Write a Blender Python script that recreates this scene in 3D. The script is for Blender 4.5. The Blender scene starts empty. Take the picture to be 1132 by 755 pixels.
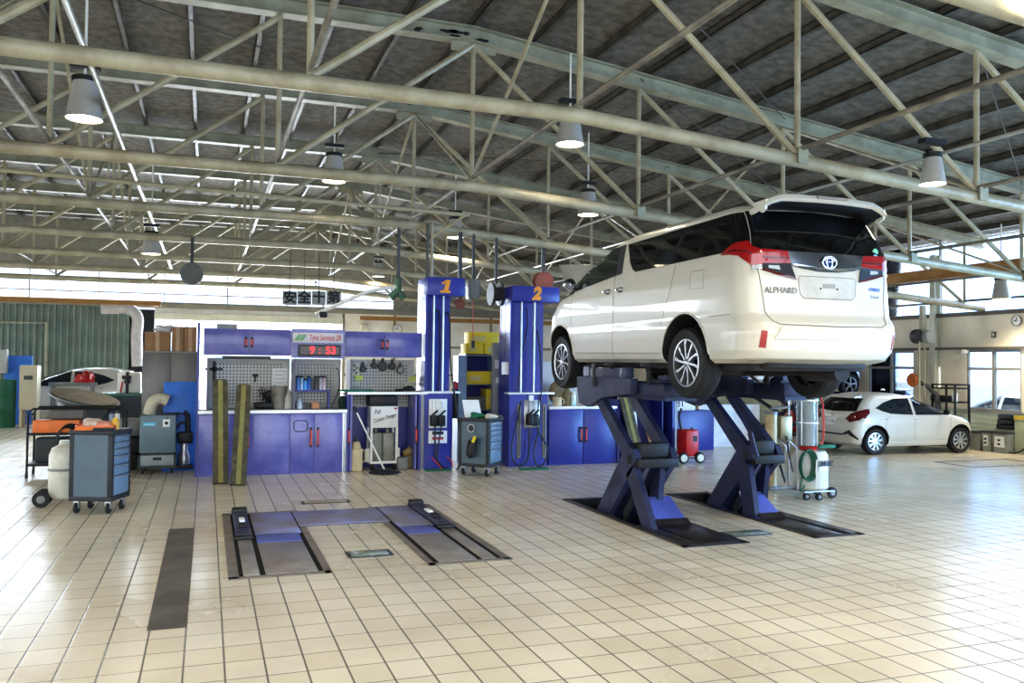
import bpy, bmesh, math, random
from math import sin, cos, pi, sqrt, atan2, radians
from mathutils import Vector, Matrix
random.seed(7)
COL = bpy.context.scene.collection
H = 1.72                                   # camera height
F, PITCH, ROLL, YAW = 930.0, 0.0250, 0.0113, 0.3475
_f = Vector((sin(YAW)*cos(PITCH), cos(YAW)*cos(PITCH), sin(PITCH)))
_x = Vector((cos(YAW), -sin(YAW), 0)); _y = _x.cross(_f)
CX = cos(ROLL)*_x + sin(ROLL)*_y; CY = -sin(ROLL)*_x + cos(ROLL)*_y; CF = _f
def ray(px, py): return CX*((px-566)/F) - CY*((py-377.5)/F) + CF
def onY(px, py, Y): d = ray(px, py); return d*(Y/d.y) + Vector((0, 0, H))
def onX(px, py, X): d = ray(px, py); return d*(X/d.x) + Vector((0, 0, H))
def onZ(px, py, z=0.0): d = ray(px, py); return d*((z-H)/d.z) + Vector((0, 0, H))

# ------------------------------------------------------------------ materials
def lin(c):
    c = c/255.0
    return c/12.92 if c <= .04045 else ((c+.055)/1.055)**2.4
def C(r, g, b): return (lin(r), lin(g), lin(b), 1)
MATS = {}
def mat(name, rgb, rough=.5, metal=0., var=.12, scale=6., bump=0., coat=0., emit=0., trans=0., rgb2=None, spec=.5):
    if name in MATS: return MATS[name]
    m = bpy.data.materials.new(name); m.use_nodes = True
    nt = m.node_tree; N = nt.nodes; L = nt.links
    b = N['Principled BSDF']; c = C(*rgb)
    b.inputs['Roughness'].default_value = rough; b.inputs['Metallic'].default_value = metal
    b.inputs['Specular IOR Level'].default_value = spec
    if coat: b.inputs['Coat Weight'].default_value = coat; b.inputs['Coat Roughness'].default_value = .04
    if trans: b.inputs['Transmission Weight'].default_value = trans
    if emit:
        b.inputs['Emission Color'].default_value = c; b.inputs['Emission Strength'].default_value = emit
    tc = N.new('ShaderNodeTexCoord'); nz = N.new('ShaderNodeTexNoise')
    nz.inputs['Scale'].default_value = scale; nz.inputs['Detail'].default_value = 5; nz.inputs['Roughness'].default_value = .6
    L.new(tc.outputs['Object'], nz.inputs['Vector'])
    r = N.new('ShaderNodeValToRGB'); L.new(nz.outputs['Fac'], r.inputs['Fac'])
    c2 = C(*rgb2) if rgb2 else tuple(x*(1-var) for x in c[:3])+(1,)
    c1 = c if rgb2 else tuple(min(1, x*(1+var*.6)) for x in c[:3])+(1,)
    r.color_ramp.elements[0].position = .38; r.color_ramp.elements[1].position = .62
    r.color_ramp.elements[0].color = c2; r.color_ramp.elements[1].color = c1
    L.new(r.outputs['Color'], b.inputs['Base Color'])
    if bump:
        bp = N.new('ShaderNodeBump'); bp.inputs['Strength'].default_value = bump; bp.inputs['Distance'].default_value = .01
        L.new(nz.outputs['Fac'], bp.inputs['Height']); L.new(bp.outputs['Normal'], b.inputs['Normal'])
    MATS[name] = m; return m

BLUE = mat('blue_paint_sheen', (124, 120, 184), .28, rgb2=(76, 80, 152), scale=1.3, coat=.4)  # lavender patches paint reflections of the bright floor into the blue
BLUED = mat('deep_blue_paint', (46, 56, 140), .35, var=.15, scale=2)
BLUEG = mat('blue_column_paint', (52, 60, 146), .32, var=.15, scale=2)
BLUEL = mat('bright_blue_board', (44, 112, 200), .5, var=.1)
LIFTB = mat('lift_blue', (62, 68, 98), .45, rgb2=(40, 43, 66), scale=4)
LIFTD = mat('lift_dark_blue', (36, 44, 82), .5, rgb2=(24, 28, 54), scale=4)
DECKB = mat('worn_blue_steel', (150, 156, 208), .36, rgb2=(138, 130, 128), scale=2.2, metal=.1)
DECKG = mat('worn_grey_steel', (164, 158, 150), .35, rgb2=(134, 126, 118), scale=2.4, metal=.15)
PLATE = mat('scuffed_plate', (70, 66, 68), .3, rgb2=(52, 44, 42), scale=5, metal=.4)
WHITE = mat('white_paint', (232, 230, 222), .4, var=.05)
CARW = mat('car_white', (204, 199, 185), .32, var=.015, coat=.55)
CARS = mat('car_silver', (196, 200, 206), .25, metal=.5, var=.03, coat=.6)
GLASS = mat('dark_glass', (9, 10, 11), .04, var=.1, spec=.6)
RUBBER = mat('black_rubber', (27, 27, 28), .7, var=.2, scale=12)
BLACK = mat('black_plastic', (20, 20, 22), .5, var=.2)
DARK = mat('underbody', (26, 26, 28), .7, rgb2=(48, 44, 42), scale=7)
STEEL = mat('bright_steel', (176, 178, 178), .3, metal=.85, var=.12)
CHROME = mat('chrome', (225, 228, 232), .08, metal=1., var=.03)
ALLOY = mat('alloy', (186, 188, 190), .28, metal=.8, var=.05)
GREY = mat('grey_paint', (128, 130, 126), .45, var=.12)
GREYD = mat('dark_grey', (66, 68, 70), .5, var=.2)
TOOLG = mat('tool_grey', (86, 104, 116), .4, var=.08, scale=3)
TOOLF = mat('tool_frame', (40, 44, 48), .5, var=.1)
TOOLL = mat('tool_light', (112, 138, 158), .35, var=.06, scale=3)
BEIGE = mat('beige_plastic', (206, 190, 150), .5, var=.1)
CREAM = mat('cream_paint', (214, 208, 186), .5, var=.08)
RED = mat('red_paint', (190, 40, 36), .4, var=.15)
REDH = mat('red_grip', (214, 84, 66), .5, var=.08)
REDL = mat('red_lens', (158, 8, 14), .12, var=.15, coat=1.)
REDD = mat('dark_red_lens', (92, 8, 14), .12, var=.15, coat=1.)
CLEARL = mat('clear_lens', (196, 200, 204), .1, var=.1, coat=1.)
ORANGE = mat('orange_paint', (224, 120, 52), .5, var=.12)
RAILO = mat('ochre_beam', (176, 128, 62), .55, var=.15)
YELLOW = mat('yellow_card', (226, 200, 44), .6, var=.08)
NOTE = mat('yellow_note', (214, 222, 120), .8, var=.05)
CARD = mat('cardboard', (150, 116, 82), .85, var=.1)
PAPER = mat('paper', (236, 236, 232), .8, var=.04)
GREEN = mat('green_cloth', (42, 118, 92), .8, var=.2, scale=20)
DRUMG = mat('green_drum', (24, 92, 58), .45, var=.15)
WOODP = mat('weathered_plank', (100, 94, 74), .8, rgb2=(74, 69, 54), scale=8)
STRIPE = mat('ochre_stripe', (146, 140, 84), .8, var=.15)
WOOD = mat('tan_timber', (170, 126, 80), .7, var=.2)
PIPE = mat('pipe_paint', (184, 176, 150), .34, rgb2=(158, 148, 122), scale=3)
CHORD = mat('beam_paint', (172, 170, 148), .5, rgb2=(148, 145, 122), scale=3)
PURLIN = mat('purlin_steel', (96, 90, 78), .5, rgb2=(66, 60, 50), scale=4)
CONDUIT = mat('galvanised', (188, 188, 182), .35, metal=.5, var=.1)
ROD = mat('rod_steel', (88, 84, 76), .5, var=.2)
HOSE = mat('hose_black', (24, 24, 26), .5, var=.1)
HOSEG = mat('hose_green', (40, 120, 80), .5, var=.1)
HOSER = mat('hose_red', (196, 60, 52), .5, var=.1)
DUCT = mat('pale_duct', (196, 188, 164), .5, var=.08, scale=20)
LED = mat('lamp_glow', (255, 236, 200), .5, emit=14.)
LEDR = mat('red_digits', (255, 60, 70), .5, emit=1.2)
SILVT = mat('clear_tank', (196, 206, 206), .08, trans=.7, var=.05)
AMBER = mat('amber_oil', (222, 204, 160), .15, trans=.2, rgb2=(186, 150, 96), scale=3)
INK = mat('ink', (44, 44, 52), .6)
INKR = mat('red_ink', (206, 66, 66), .6)
INKG = mat('green_ink', (126, 178, 130), .6)
INKO = mat('orange_ink', (242, 160, 48), .5)
EMBLEM = mat('emblem_blue', (40, 60, 120), .15, metal=.3)

# ------------------------------------------------------------------ mesh builder
class MB:
    def __init__(s): s.bm = bmesh.new(); s.mi = 0
    def _new(s, faces):
        for f in faces: f.material_index = s.mi
        return s
    def m(s, i): s.mi = i; return s
    def box(s, a, b, bev=0., rot=None, piv=None):
        a, b = Vector(a), Vector(b); c = (a+b)/2; d = b-a
        r = bmesh.ops.create_cube(s.bm, size=1)
        vs = r['verts']
        for v in vs: v.co = Vector((v.co.x*abs(d.x), v.co.y*abs(d.y), v.co.z*abs(d.z)))+c
        fs = list({f for v in vs for f in v.link_faces})
        s._new(fs)
        if bev > 0:
            es = list({e for v in vs for e in v.link_edges})
            g = bmesh.ops.bevel(s.bm, geom=es, offset=bev, segments=2, affect='EDGES', profile=.5)
            s._new(g['faces']); vs = list({v for f in g['faces'] for v in f.verts} | {v for v in vs if v.is_valid})
        if rot:
            M = Matrix.Rotation(rot[1], 4, rot[0]); p = Vector(piv) if piv is not None else c
            for v in vs: v.co = M @ (v.co-p) + p
        return s
    def tube(s, pts, r, seg=8, cap=True, closed=False):
        pts = [Vector(p) for p in pts]; n = len(pts); rings = []; up = None
        rr = r if isinstance(r, (list, tuple)) else [r]*n
        for i, p in enumerate(pts):
            t = (pts[(i+1) % n]-pts[i-1]) if closed else (pts[min(i+1, n-1)]-pts[max(i-1, 0)])
            t.normalize()
            if up is None:
                up = t.orthogonal().normalized()
            up = (up - t*up.dot(t))
            if up.length < 1e-5: up = t.orthogonal()
            up.normalize(); w = t.cross(up)
            rings.append([s.bm.verts.new(p+(up*cos(2*pi*k/seg)+w*sin(2*pi*k/seg))*rr[i]) for k in range(seg)])
        fs = []
        for i in range(n if closed else n-1):
            A, B = rings[i], rings[(i+1) % n]
            for k in range(seg): fs.append(s.bm.faces.new((A[k], A[(k+1) % seg], B[(k+1) % seg], B[k])))
        for f in fs: f.smooth = True
        if cap and not closed:
            fs.append(s.bm.faces.new(rings[0][::-1])); fs.append(s.bm.faces.new(rings[-1]))
        return s._new(fs)
    def cyl(s, a, b, r, seg=16, r2=None): return s.tube([a, b], [r, r if r2 is None else r2], seg)
    def lathe(s, prof, o=(0, 0, 0), axis='Z', seg=28, closed=False):
        o = Vector(o); rings = []
        for (r, h) in prof:
            ring = []
            for k in range(seg):
                a = 2*pi*k/seg; x, y = r*cos(a), r*sin(a)
                v = {'Z': Vector((x, y, h)), 'X': Vector((h, x, y)), 'Y': Vector((x, h, y))}[axis]
                ring.append(s.bm.verts.new(o+v))
            rings.append(ring)
        fs = []
        nr = len(rings)
        for i in range(nr if closed else nr-1):
            A, B = rings[i], rings[(i+1) % nr]
            for k in range(seg): fs.append(s.bm.faces.new((A[k], A[(k+1) % seg], B[(k+1) % seg], B[k])))
        for f in fs: f.smooth = True
        if not closed:
            if prof[0][0] > 1e-4: fs.append(s.bm.faces.new(rings[0][::-1]))
            if prof[-1][0] > 1e-4: fs.append(s.bm.faces.new(rings[-1]))
        return s._new(fs)
    def prism(s, poly, axis, a, b):
        def mk(p, h):
            return {'X': Vector((h, p[0], p[1])), 'Y': Vector((p[0], h, p[1])), 'Z': Vector((p[0], p[1], h))}[axis]
        A = [s.bm.verts.new(mk(p, a)) for p in poly]; B = [s.bm.verts.new(mk(p, b)) for p in poly]; n = len(poly)
        fs = [s.bm.faces.new(A[::-1]), s.bm.faces.new(B)]
        for k in range(n): fs.append(s.bm.faces.new((A[k], A[(k+1) % n], B[(k+1) % n], B[k])))
        return s._new(fs)
    def quad(s, *p): return s._new([s.bm.faces.new([s.bm.verts.new(Vector(q)) for q in p])])
    def ball(s, c, r, sx=1, sy=1, sz=1, seg=14):
        g = bmesh.ops.create_uvsphere(s.bm, u_segments=seg, v_segments=max(6, seg//2), radius=r)
        for v in g['verts']: v.co = Vector((v.co.x*sx, v.co.y*sy, v.co.z*sz))+Vector(c)
        fs = list({f for v in g['verts'] for f in v.link_faces})
        for f in fs: f.smooth = True
        return s._new(fs)
    def build(s, name, mats, parent=None, w=True, smooth=None, **kw):
        if not isinstance(mats, (list, tuple)): mats = [mats]
        bmesh.ops.recalc_face_normals(s.bm, faces=s.bm.faces)
        me = bpy.data.meshes.new(name); o = bpy.data.objects.new(name, me); COL.objects.link(o)
        off = None
        if parent is not None:
            o.parent = parent
            if w:
                off = Vector((0, 0, 0)); q = parent
                while q is not None: off += q.location; q = q.parent
        elif w:
            cs = [v.co for v in s.bm.verts]
            off = Vector(((min(c.x for c in cs)+max(c.x for c in cs))/2, (min(c.y for c in cs)+max(c.y for c in cs))/2, min(c.z for c in cs)))
            o.location = off
        if off is not None:
            for v in s.bm.verts: v.co -= off
        if smooth:
            for f in s.bm.faces: f.smooth = True
        s.bm.to_mesh(me); s.bm.free()
        for m_ in mats: me.materials.append(m_)
        if smooth and smooth is not True: me.set_sharp_from_angle(angle=smooth)
        else: me.set_sharp_from_angle(angle=radians(40))
        for k, v in kw.items(): o[k] = v
        return o
def thing(name, label, cat, loc=(0, 0, 0), rz=0., group=None):
    o = bpy.data.objects.new(name, None); COL.objects.link(o); o.empty_display_size = .1
    o.location = Vector(loc); o.rotation_euler = (0, 0, rz); o['label'] = label; o['category'] = cat
    if group: o['group'] = group
    return o
def tag(o, label, cat, group=None):
    o['label'] = label; o['category'] = cat
    if group: o['group'] = group
    return o
def struct(o): o['kind'] = 'structure'; return o
def dup(root, loc, rz=None, label=None):
    r = root.copy(); COL.objects.link(r); r.location = Vector(loc)
    if rz is not None: r.rotation_euler = (0, 0, rz)
    if label: r['label'] = label
    for ch in list(root.children):
        c = ch.copy(); COL.objects.link(c); c.parent = r
        for g in list(ch.children):
            d = g.copy(); COL.objects.link(d); d.parent = c
    return r
_fontobj = {}
def text(s, size, name, m, parent, loc, rot=(pi/2, 0, 0), depth=.002, shear=0., bold=0., sx=1.):
    cu = bpy.data.curves.new(name, 'FONT'); cu.body = s; cu.size = size; cu.extrude = depth; cu.align_x = 'CENTER'; cu.align_y = 'CENTER'
    cu.shear = shear; cu.offset = bold; cu.resolution_u = 3
    t = bpy.data.objects.new(name, cu); COL.objects.link(t)
    bpy.context.view_layer.update()
    me = bpy.data.meshes.new_from_object(t.evaluated_get(bpy.context.evaluated_depsgraph_get()))
    bpy.data.objects.remove(t); bpy.data.curves.remove(cu)
    o = bpy.data.objects.new(name, me); COL.objects.link(o); me.materials.clear(); me.materials.append(m)
    o.rotation_euler = rot; o.scale = (sx, 1, 1)
    off = Vector((0, 0, 0)); q = parent
    while q is not None: off += q.location; q = q.parent
    o.parent = parent; o.location = Vector(loc)-off
    return o
def arc(c, r, a0, a1, n, plane='XZ'):
    out = []
    for i in range(n+1):
        a = a0+(a1-a0)*i/n; u, v = r*cos(a), r*sin(a)
        out.append(Vector(c)+{'XZ': Vector((u, 0, v)), 'XY': Vector((u, v, 0)), 'YZ': Vector((0, u, v))}[plane])
    return out
def spline(pts, n=6):
    P = [Vector(p) for p in pts]; out = []
    for i in range(len(P)-1):
        p0, p1, p2, p3 = P[max(i-1, 0)], P[i], P[i+1], P[min(i+2, len(P)-1)]
        for k in range(n):
            t = k/n
            out.append(.5*((2*p1)+(p2-p0)*t+(2*p0-5*p1+4*p2-p3)*t*t+(3*p1-p0-3*p2+p3)*t**3))
    return out+[P[-1]]
# ------------------------------------------------------------------ camera, world
cam = bpy.data.cameras.new('camera'); co = bpy.data.objects.new('camera', cam); COL.objects.link(co)
cam.sensor_width = 36; cam.lens = F/1132*36; cam.clip_start = .05; cam.clip_end = 300
co.matrix_world = Matrix(((CX.x, CY.x, -CF.x, 0), (CX.y, CY.y, -CF.y, 0), (CX.z, CY.z, -CF.z, H), (0, 0, 0, 1)))
bpy.context.scene.camera = co
sc = bpy.context.scene
sc.view_settings.view_transform = 'Standard'; sc.view_settings.look = 'None'; sc.view_settings.exposure = .36; sc.view_settings.gamma = .86
wd = bpy.data.worlds.new('overcast'); sc.world = wd; wd.use_nodes = True
bg = wd.node_tree.nodes['Background']
_N, _L = wd.node_tree.nodes, wd.node_tree.links
_tc = _N.new('ShaderNodeTexCoord'); _sp = _N.new('ShaderNodeSeparateXYZ'); _L.new(_tc.outputs['Generated'], _sp.inputs[0])
_mr = _N.new('ShaderNodeMapRange'); _mr.interpolation_type = 'SMOOTHSTEP'; _mr.inputs['From Min'].default_value = .15; _mr.inputs['From Max'].default_value = .85; _L.new(_sp.outputs[0], _mr.inputs[0])
_mx = _N.new('ShaderNodeMix'); _mx.data_type = 'RGBA'; _mx.inputs['A'].default_value = (.88, .94, 1.0, 1); _mx.inputs['B'].default_value = (.44, .74, 1.25, 1)
_L.new(_mr.outputs[0], _mx.inputs['Factor']); _L.new(_mx.outputs['Result'], bg.inputs['Color'])
bg.inputs['Strength'].default_value = 3.5

# ------------------------------------------------------------------ floor
def floor_mat():
    m = bpy.data.materials.new('floor_tiles'); m.use_nodes = True; nt = m.node_tree; N = nt.nodes; L = nt.links
    b = N['Principled BSDF']; tc = N.new('ShaderNodeTexCoord'); sp = N.new('ShaderNodeSeparateXYZ'); L.new(tc.outputs['Object'], sp.inputs[0])
    def math_(op, a, v=None, c=None):
        n = N.new('ShaderNodeMath'); n.operation = op
        for i, q in enumerate((a, v, c)):
            if q is None: continue
            if isinstance(q, (int, float)): n.inputs[i].default_value = q
            else: L.new(q, n.inputs[i])
        return n.outputs[0]
    def line(ax, off, per, wd_):
        t = math_('DIVIDE', math_('SUBTRACT', ax, off), per)
        f = math_('FRACT', t)
        d = math_('MULTIPLY', math_('MINIMUM', f, math_('SUBTRACT', 1.0, f)), per)
        return math_('SMOOTH_MIN', math_('DIVIDE', d, wd_), 1.0, .1), math_('FLOOR', t)
    lx, ix = line(sp.outputs[0], .125, .2165, .0085); ly, iy = line(sp.outputs[1], 4.80, .277, .0062)
    g = math_('MINIMUM', lx, ly)
    cb = N.new('ShaderNodeCombineXYZ'); L.new(ix, cb.inputs[0]); L.new(iy, cb.inputs[1])
    wn = N.new('ShaderNodeTexWhiteNoise'); wn.noise_dimensions = '2D'; L.new(cb.outputs[0], wn.inputs['Vector'])
    r = N.new('ShaderNodeValToRGB'); L.new(wn.outputs['Value'], r.inputs[0])
    r.color_ramp.elements[0].color = C(228, 217, 190); r.color_ramp.elements[1].color = C(238, 229, 206)
    nz = N.new('ShaderNodeTexNoise'); nz.inputs['Scale'].default_value = .9; nz.inputs['Detail'].default_value = 7; L.new(tc.outputs['Object'], nz.inputs['Vector'])
    r2 = N.new('ShaderNodeValToRGB'); L.new(nz.outputs['Fac'], r2.inputs[0]); r2.color_ramp.elements[0].color = (.74, .72, .7, 1); r2.color_ramp.elements[1].color = (1, 1, 1, 1)
    r2.color_ramp.elements[0].position = .3; r2.color_ramp.elements[1].position = .6
    mx = N.new('ShaderNodeMix'); mx.data_type = 'RGBA'; mx.blend_type = 'MULTIPLY'; mx.inputs['Factor'].default_value = .7
    L.new(r.outputs[0], mx.inputs['A']); L.new(r2.outputs[0], mx.inputs['B'])
    m2 = N.new('ShaderNodeMix'); m2.data_type = 'RGBA'; L.new(g, m2.inputs['Factor']); m2.inputs['A'].default_value = C(44, 38, 30); L.new(mx.outputs['Result'], m2.inputs['B'])
    L.new(m2.outputs['Result'], b.inputs['Base Color'])
    rr = N.new('ShaderNodeMapRange'); L.new(nz.outputs['Fac'], rr.inputs[0]); rr.inputs['To Min'].default_value = .32; rr.inputs['To Max'].default_value = .2
    L.new(rr.outputs[0], b.inputs['Roughness']); b.inputs['Specular IOR Level'].default_value = .5
    bp = N.new('ShaderNodeBump'); bp.inputs['Strength'].default_value = .4; bp.inputs['Distance'].default_value = .004; L.new(g, bp.inputs['Height']); L.new(bp.outputs[0], b.inputs['Normal'])
    return m
FLOORM = floor_mat()
PITS = [(4.29, 6.95, 4.93, 9.75), (5.78, 6.95, 6.32, 9.75)]
xs = sorted({-11., 15.8} | {p[0] for p in PITS} | {p[2] for p in PITS}); ys = sorted({-5., 29.6, 6.95, 9.75})
b = MB()
for i in range(len(xs)-1):
    for j in range(len(ys)-1):
        if any(abs(p[0]-xs[i]) < 1e-6 and abs(p[1]-ys[j]) < 1e-6 for p in PITS): continue
        b.quad((xs[i], ys[j], 0), (xs[i+1], ys[j], 0), (xs[i+1], ys[j+1], 0), (xs[i], ys[j+1], 0))
fl = b.build('floor', FLOORM, w=False); struct(fl)
struct(MB().box((-60, -40, -.5), (90, 100, -.42)).build('ground', mat('asphalt', (150, 150, 148), .9, var=.1), w=False))
b = MB().box((-.325, 5.81, .001), (-.09, 9.18, .004)).box((-.325, 3.0, .001), (-.09, 4.75, .004))
struct(b.build('trim_1', mat('patch_concrete', (112, 104, 94), .8, rgb2=(92, 86, 78), scale=3), w=False))

# ------------------------------------------------------------------ roof
KX = 3.17; PAN = 2.42
def zb(X): return 3.99 if X < KX else 3.99-.078*(X-KX)
def zt(X): return 5.95 if X < KX else 5.95-.122*(X-KX)
def deck_mat():
    m = mat('roof_board', (132, 129, 122), .9, rgb2=(100, 97, 90), scale=7, bump=.2)
    return m
XL, XR = -11., 15.8
NODES = [KX+PAN*k for k in range(-5, 6)]
b = MB()
for (x0, x1) in ((XL, KX), (KX, XR+.3)):
    z0, z1 = zt(x0)+.21, zt(x1)+.21
    b.prism([(x0, z0), (x1, z1), (x1, z1+.06), (x0, z0+.06)], 'Y', -4, 30.2)
struct(b.build('ceiling', deck_mat(), w=False))
k = 0; X = -10.6
while X < 15.6:
    b = MB(); z = zt(X)+.105; sl = 0 if X < KX else -.122
    b.box((X-.035, -4, z), (X-.025, 30, z+.1)).box((X-.035, -4, z), (X+.03, 30, z+.012)).box((X-.035, -4, z+.09), (X+.03, 30, z+.1))
    o = b.build('roof_purlin', PURLIN); tag(o, 'long dark steel purlin running away under the grey roof boards', 'purlin', 'purlins under the roof boards')
    X += .86
TY = [3.7, 7.0, 10.35, 13.65, 17.0, 20.3, 23.6, 26.9]
ordn = ['closest to the viewer, showing only in the top right corner', 'second, thick pipe crossing above the van', 'third, its beam top flaking paint at the bend', 'fourth, above the blue lift columns', 'fifth, beyond the tool benches', 'sixth, over the rear bays', 'seventh, before the rear skylight band', 'eighth and farthest, against the rear glazing']
for i, Y in enumerate(TY):
    t = thing('roof_truss', 'pale steel pipe roof truss, '+ordn[i], 'truss', (KX, Y, 3.99), group='roof trusses')
    rp = .072
    MB().tube([(XL, Y, zb(XL)), (KX, Y, zb(KX)), (XR, Y, zb(XR))], rp, 14).build('bottom_chord', PIPE, t)
    b = MB()
    for (x0, x1) in ((XL, KX), (KX, XR)):
        for (y0, y1, h0, h1) in ((-.09, .09, .085, .1), (-.09, .09, -.1, -.085), (-.008, .008, -.085, .085)):
            b.prism([(x0, zt(x0)+h0), (x1, zt(x1)+h0), (x1, zt(x1)+h1), (x0, zt(x0)+h1)], 'Y', Y+y0, Y+y1)
    b.box((KX-.3, Y-.012, zt(KX)-.22), (KX+.3, Y+.012, zt(KX)-.06))
    b.build('top_chord', CHORD, t)
    if i == 2:
        for _ in range(9):
            cx_ = KX+random.uniform(-.75, .8); cz_ = zt(cx_)+random.uniform(-.05, .03); n_ = 11; w_ = random.uniform(.05, .13); h_ = random.uniform(.02, .04)
            MB().prism([(cx_+w_*random.uniform(.6, 1)*cos(2*pi*j/n_), cz_+h_*random.uniform(.6, 1)*sin(2*pi*j/n_)) for j in range(n_)], 'Y', Y-.0165, Y-.0125).build('flaked_patch', mat('bare_rust', (48, 46, 44), .8), t)
    for n, X in enumerate(NODES):
        if X < -9.5 or X > 15.6: continue
        MB().tube([(X, Y, zb(X)), (X, Y, zt(X)-.1)], .031, 8).build('vertical_post', PIPE, t)
        X2 = X+PAN if X < KX-.1 else X-PAN
        if abs(X-KX) < .1: continue
        MB().tube([(X, Y, zb(X)+.05), (X2, Y, zt(X2)-.12)], .037, 8).build('diagonal_strut', PIPE, t)
        if i in (1, 2) and X > KX: MB().box((X-.06, Y-.1, zb(X)-.05), (X+.06, Y-.08, zb(X)+.1)).build('gusset_plate', CHORD, t)
for X in NODES[1:]:
    o = MB().tube([(X, -4, zb(X)+.11), (X, 29.4, zb(X)+.10)], .026, 8).build('tie_pipe', mat('tie_paint', (150, 144, 128), .45, rgb2=(108, 102, 90), scale=3))
    tag(o, 'long straight tie pipe running away over the truss bottom chords', 'pipe', 'roof tie pipes')
for X, a in ((NODES[3], 0), (KX, 1), (NODES[7], 0), (NODES[9], 1)):
    for i in range(1, 7):
        Y0, Y1 = TY[i], TY[i+1]
        if (i+a) % 2: p, q = (X, Y0, zb(X)+.08), (X, Y1, zt(X)-.1)
        else: p, q = (X, Y1, zb(X)+.08), (X, Y0, zt(X)-.1)
        o = MB().tube([p, q], .022, 6).build('sway_brace', PIPE)
        tag(o, 'slanting brace pipe joining one roof truss to the next', 'brace', 'braces between roof trusses')
for (xa, ya, xb, yb) in ((3.2, 7, 8, 10.3), (8, 7, 12.8, 10.3), (5.6, 10.3, 10.4, 13.6), (-1.6, 10.3, 3.1, 13.6), (8, 13.6, 3.2, 17)):
    o = MB().tube([(xa, ya, zt(xa)+.02), (xb, yb, zt(xb)+.02)], .009, 6).build('bracing_rod', ROD)
    tag(o, 'thin steel bracing rod stretched slantwise just beneath the roof', 'rod', 'thin roof bracing rods')
for X, z, r in ((-1.02, 4.32, .028), (7.0, 3.9, .02)):
    o = MB().tube([(X, -2, z), (X, 28, z)], r, 8).build('lighting_conduit', CONDUIT)
    tag(o, 'bright galvanised conduit running away beneath the roof, carrying lamps', 'conduit', 'lighting conduits')
o = MB().tube([onY(-60, 182, 11.9), onY(520, 238, 11.9)], .03, 10).tube([onY(516, 237, 11.9), onY(478, 262, 12.6)], .02, 8).tube([onY(120, 199.5, 11.9), onY(120, 199.5, 11.9)+Vector((0, 0, .5))], .01, 5).tube([onY(420, 228.5, 11.9), onY(420, 228.5, 11.9)+Vector((0, 0, .5))], .01, 5).build('supply_pipe', mat('supply_pipe', (176, 168, 140), .45)); tag(o, 'slim cream supply pipe hung level across the hall below the trusses', 'pipe')

# ------------------------------------------------------------------ back wall, Y = 29.5
YB = 29.5
GRN = mat('green_sheet', (122, 134, 122), .55, rgb2=(104, 116, 106), scale=2)
WALLW = mat('pale_wall', (246, 240, 226), .75, rgb2=(234, 226, 208), scale=1.5)
FRAME = mat('window_frame', (150, 148, 140), .5)
PANE = None
def pane_mat():
    m = bpy.data.materials.new('window_glass'); m.use_nodes = True; nt = m.node_tree; N = nt.nodes; L = nt.links
    for n in list(N): N.remove(n)
    o = N.new('ShaderNodeOutputMaterial'); mx = N.new('ShaderNodeMixShader'); t = N.new('ShaderNodeBsdfTransparent'); g = N.new('ShaderNodeBsdfGlossy')
    fr = N.new('ShaderNodeFresnel'); fr.inputs[0].default_value = 1.4
    t.inputs[0].default_value = (.93, .96, 1, 1); g.inputs['Roughness'].default_value = .02
    L.new(fr.outputs[0], mx.inputs[0]); L.new(t.outputs[0], mx.inputs[1]); L.new(g.outputs[0], mx.inputs[2]); L.new(mx.outputs[0], o.inputs[0]); return m
PANE = pane_mat()
FROST = mat('frosted_sheet', (246, 250, 255), .4, trans=.0, var=.02)
b = MB(); x = -11.; n = 0
pts = []
while x < -2.35:
    pts += [(x, YB), (x+.06, YB), (x+.09, YB+.05), (x+.15, YB+.05)]; x += .18
for (p, q) in zip(pts, pts[1:]): b.quad((p[0], p[1], 0), (q[0], q[1], 0), (q[0], q[1], 3.36), (p[0], p[1], 3.36))
struct(b.build('wall_back', GRN, w=False))
struct(MB().box((-2.35, YB, 0), (-1.62, YB+.15, 3.3)).build('wall_back_recess', mat('recess_dark', (30, 32, 36), .8), w=False))  # flat dark slab: dark column plus the painted-in darkness of an opening
struct(MB().box((4.4, YB, 0), (15.8, YB+.15, 3.45)).box((-1.62, YB, 2.98), (4.4, YB+.2, 3.45)).build('wall_back_white', WALLW, w=False))
b = MB().box((-11, YB-.1, 3.36), (15.8, YB+.05, 3.5))
for X in (4.4, 6.2, 8.0, 9.8, 11.6, 13.4): b.box((X, YB-.05, 0), (X+.08, YB+.01, 3.4))
b.box((4.4, YB-.04, 2.2), (15.8, YB, 2.28)).box((4.4, YB-.04, 1.2), (15.8, YB, 1.26)); struct(b.build('trim_2', mat('wall_rail', (150, 142, 124), .6), w=False))
struct(MB().box((-1.62, YB-.14, 2.98), (4.4, YB-.02, 3.2)).build('trim_3', CREAM, w=False))
for wi, (xa, xb) in enumerate(((-11, -5.2), (-5.2, .6), (.6, 6.2))):
    w_ = MB().box((xa, YB+.02, 3.5), (xb, YB+.06, 3.56)).box((xa, YB+.02, 4.45), (xb, YB+.06, 4.55))
    for z in (3.8, 4.12): w_.box((xa, YB+.02, z), (xb, YB+.05, z+.035))
    X = xa
    while X <= xb+.01: w_.box((X-.015, YB, 3.5), (X+.015, YB+.07, 4.5)); X += 1.9335
    w_ = w_.build('window_%d' % (wi+1), FRAME, w=False); struct(w_)
    MB().box((xa, YB+.09, 3.5), (xb, YB+.095, 4.5)).build('pane', PANE, w_, w=False)
struct(MB().box((6.2, YB, 3.45), (15.8, YB+.15, 6.1)).box((-11, YB, 4.5), (6.2, YB+.15, 6.1)).build('wall_back_upper', mat('upper_wall', (150, 146, 134), .8), w=False))
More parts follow.
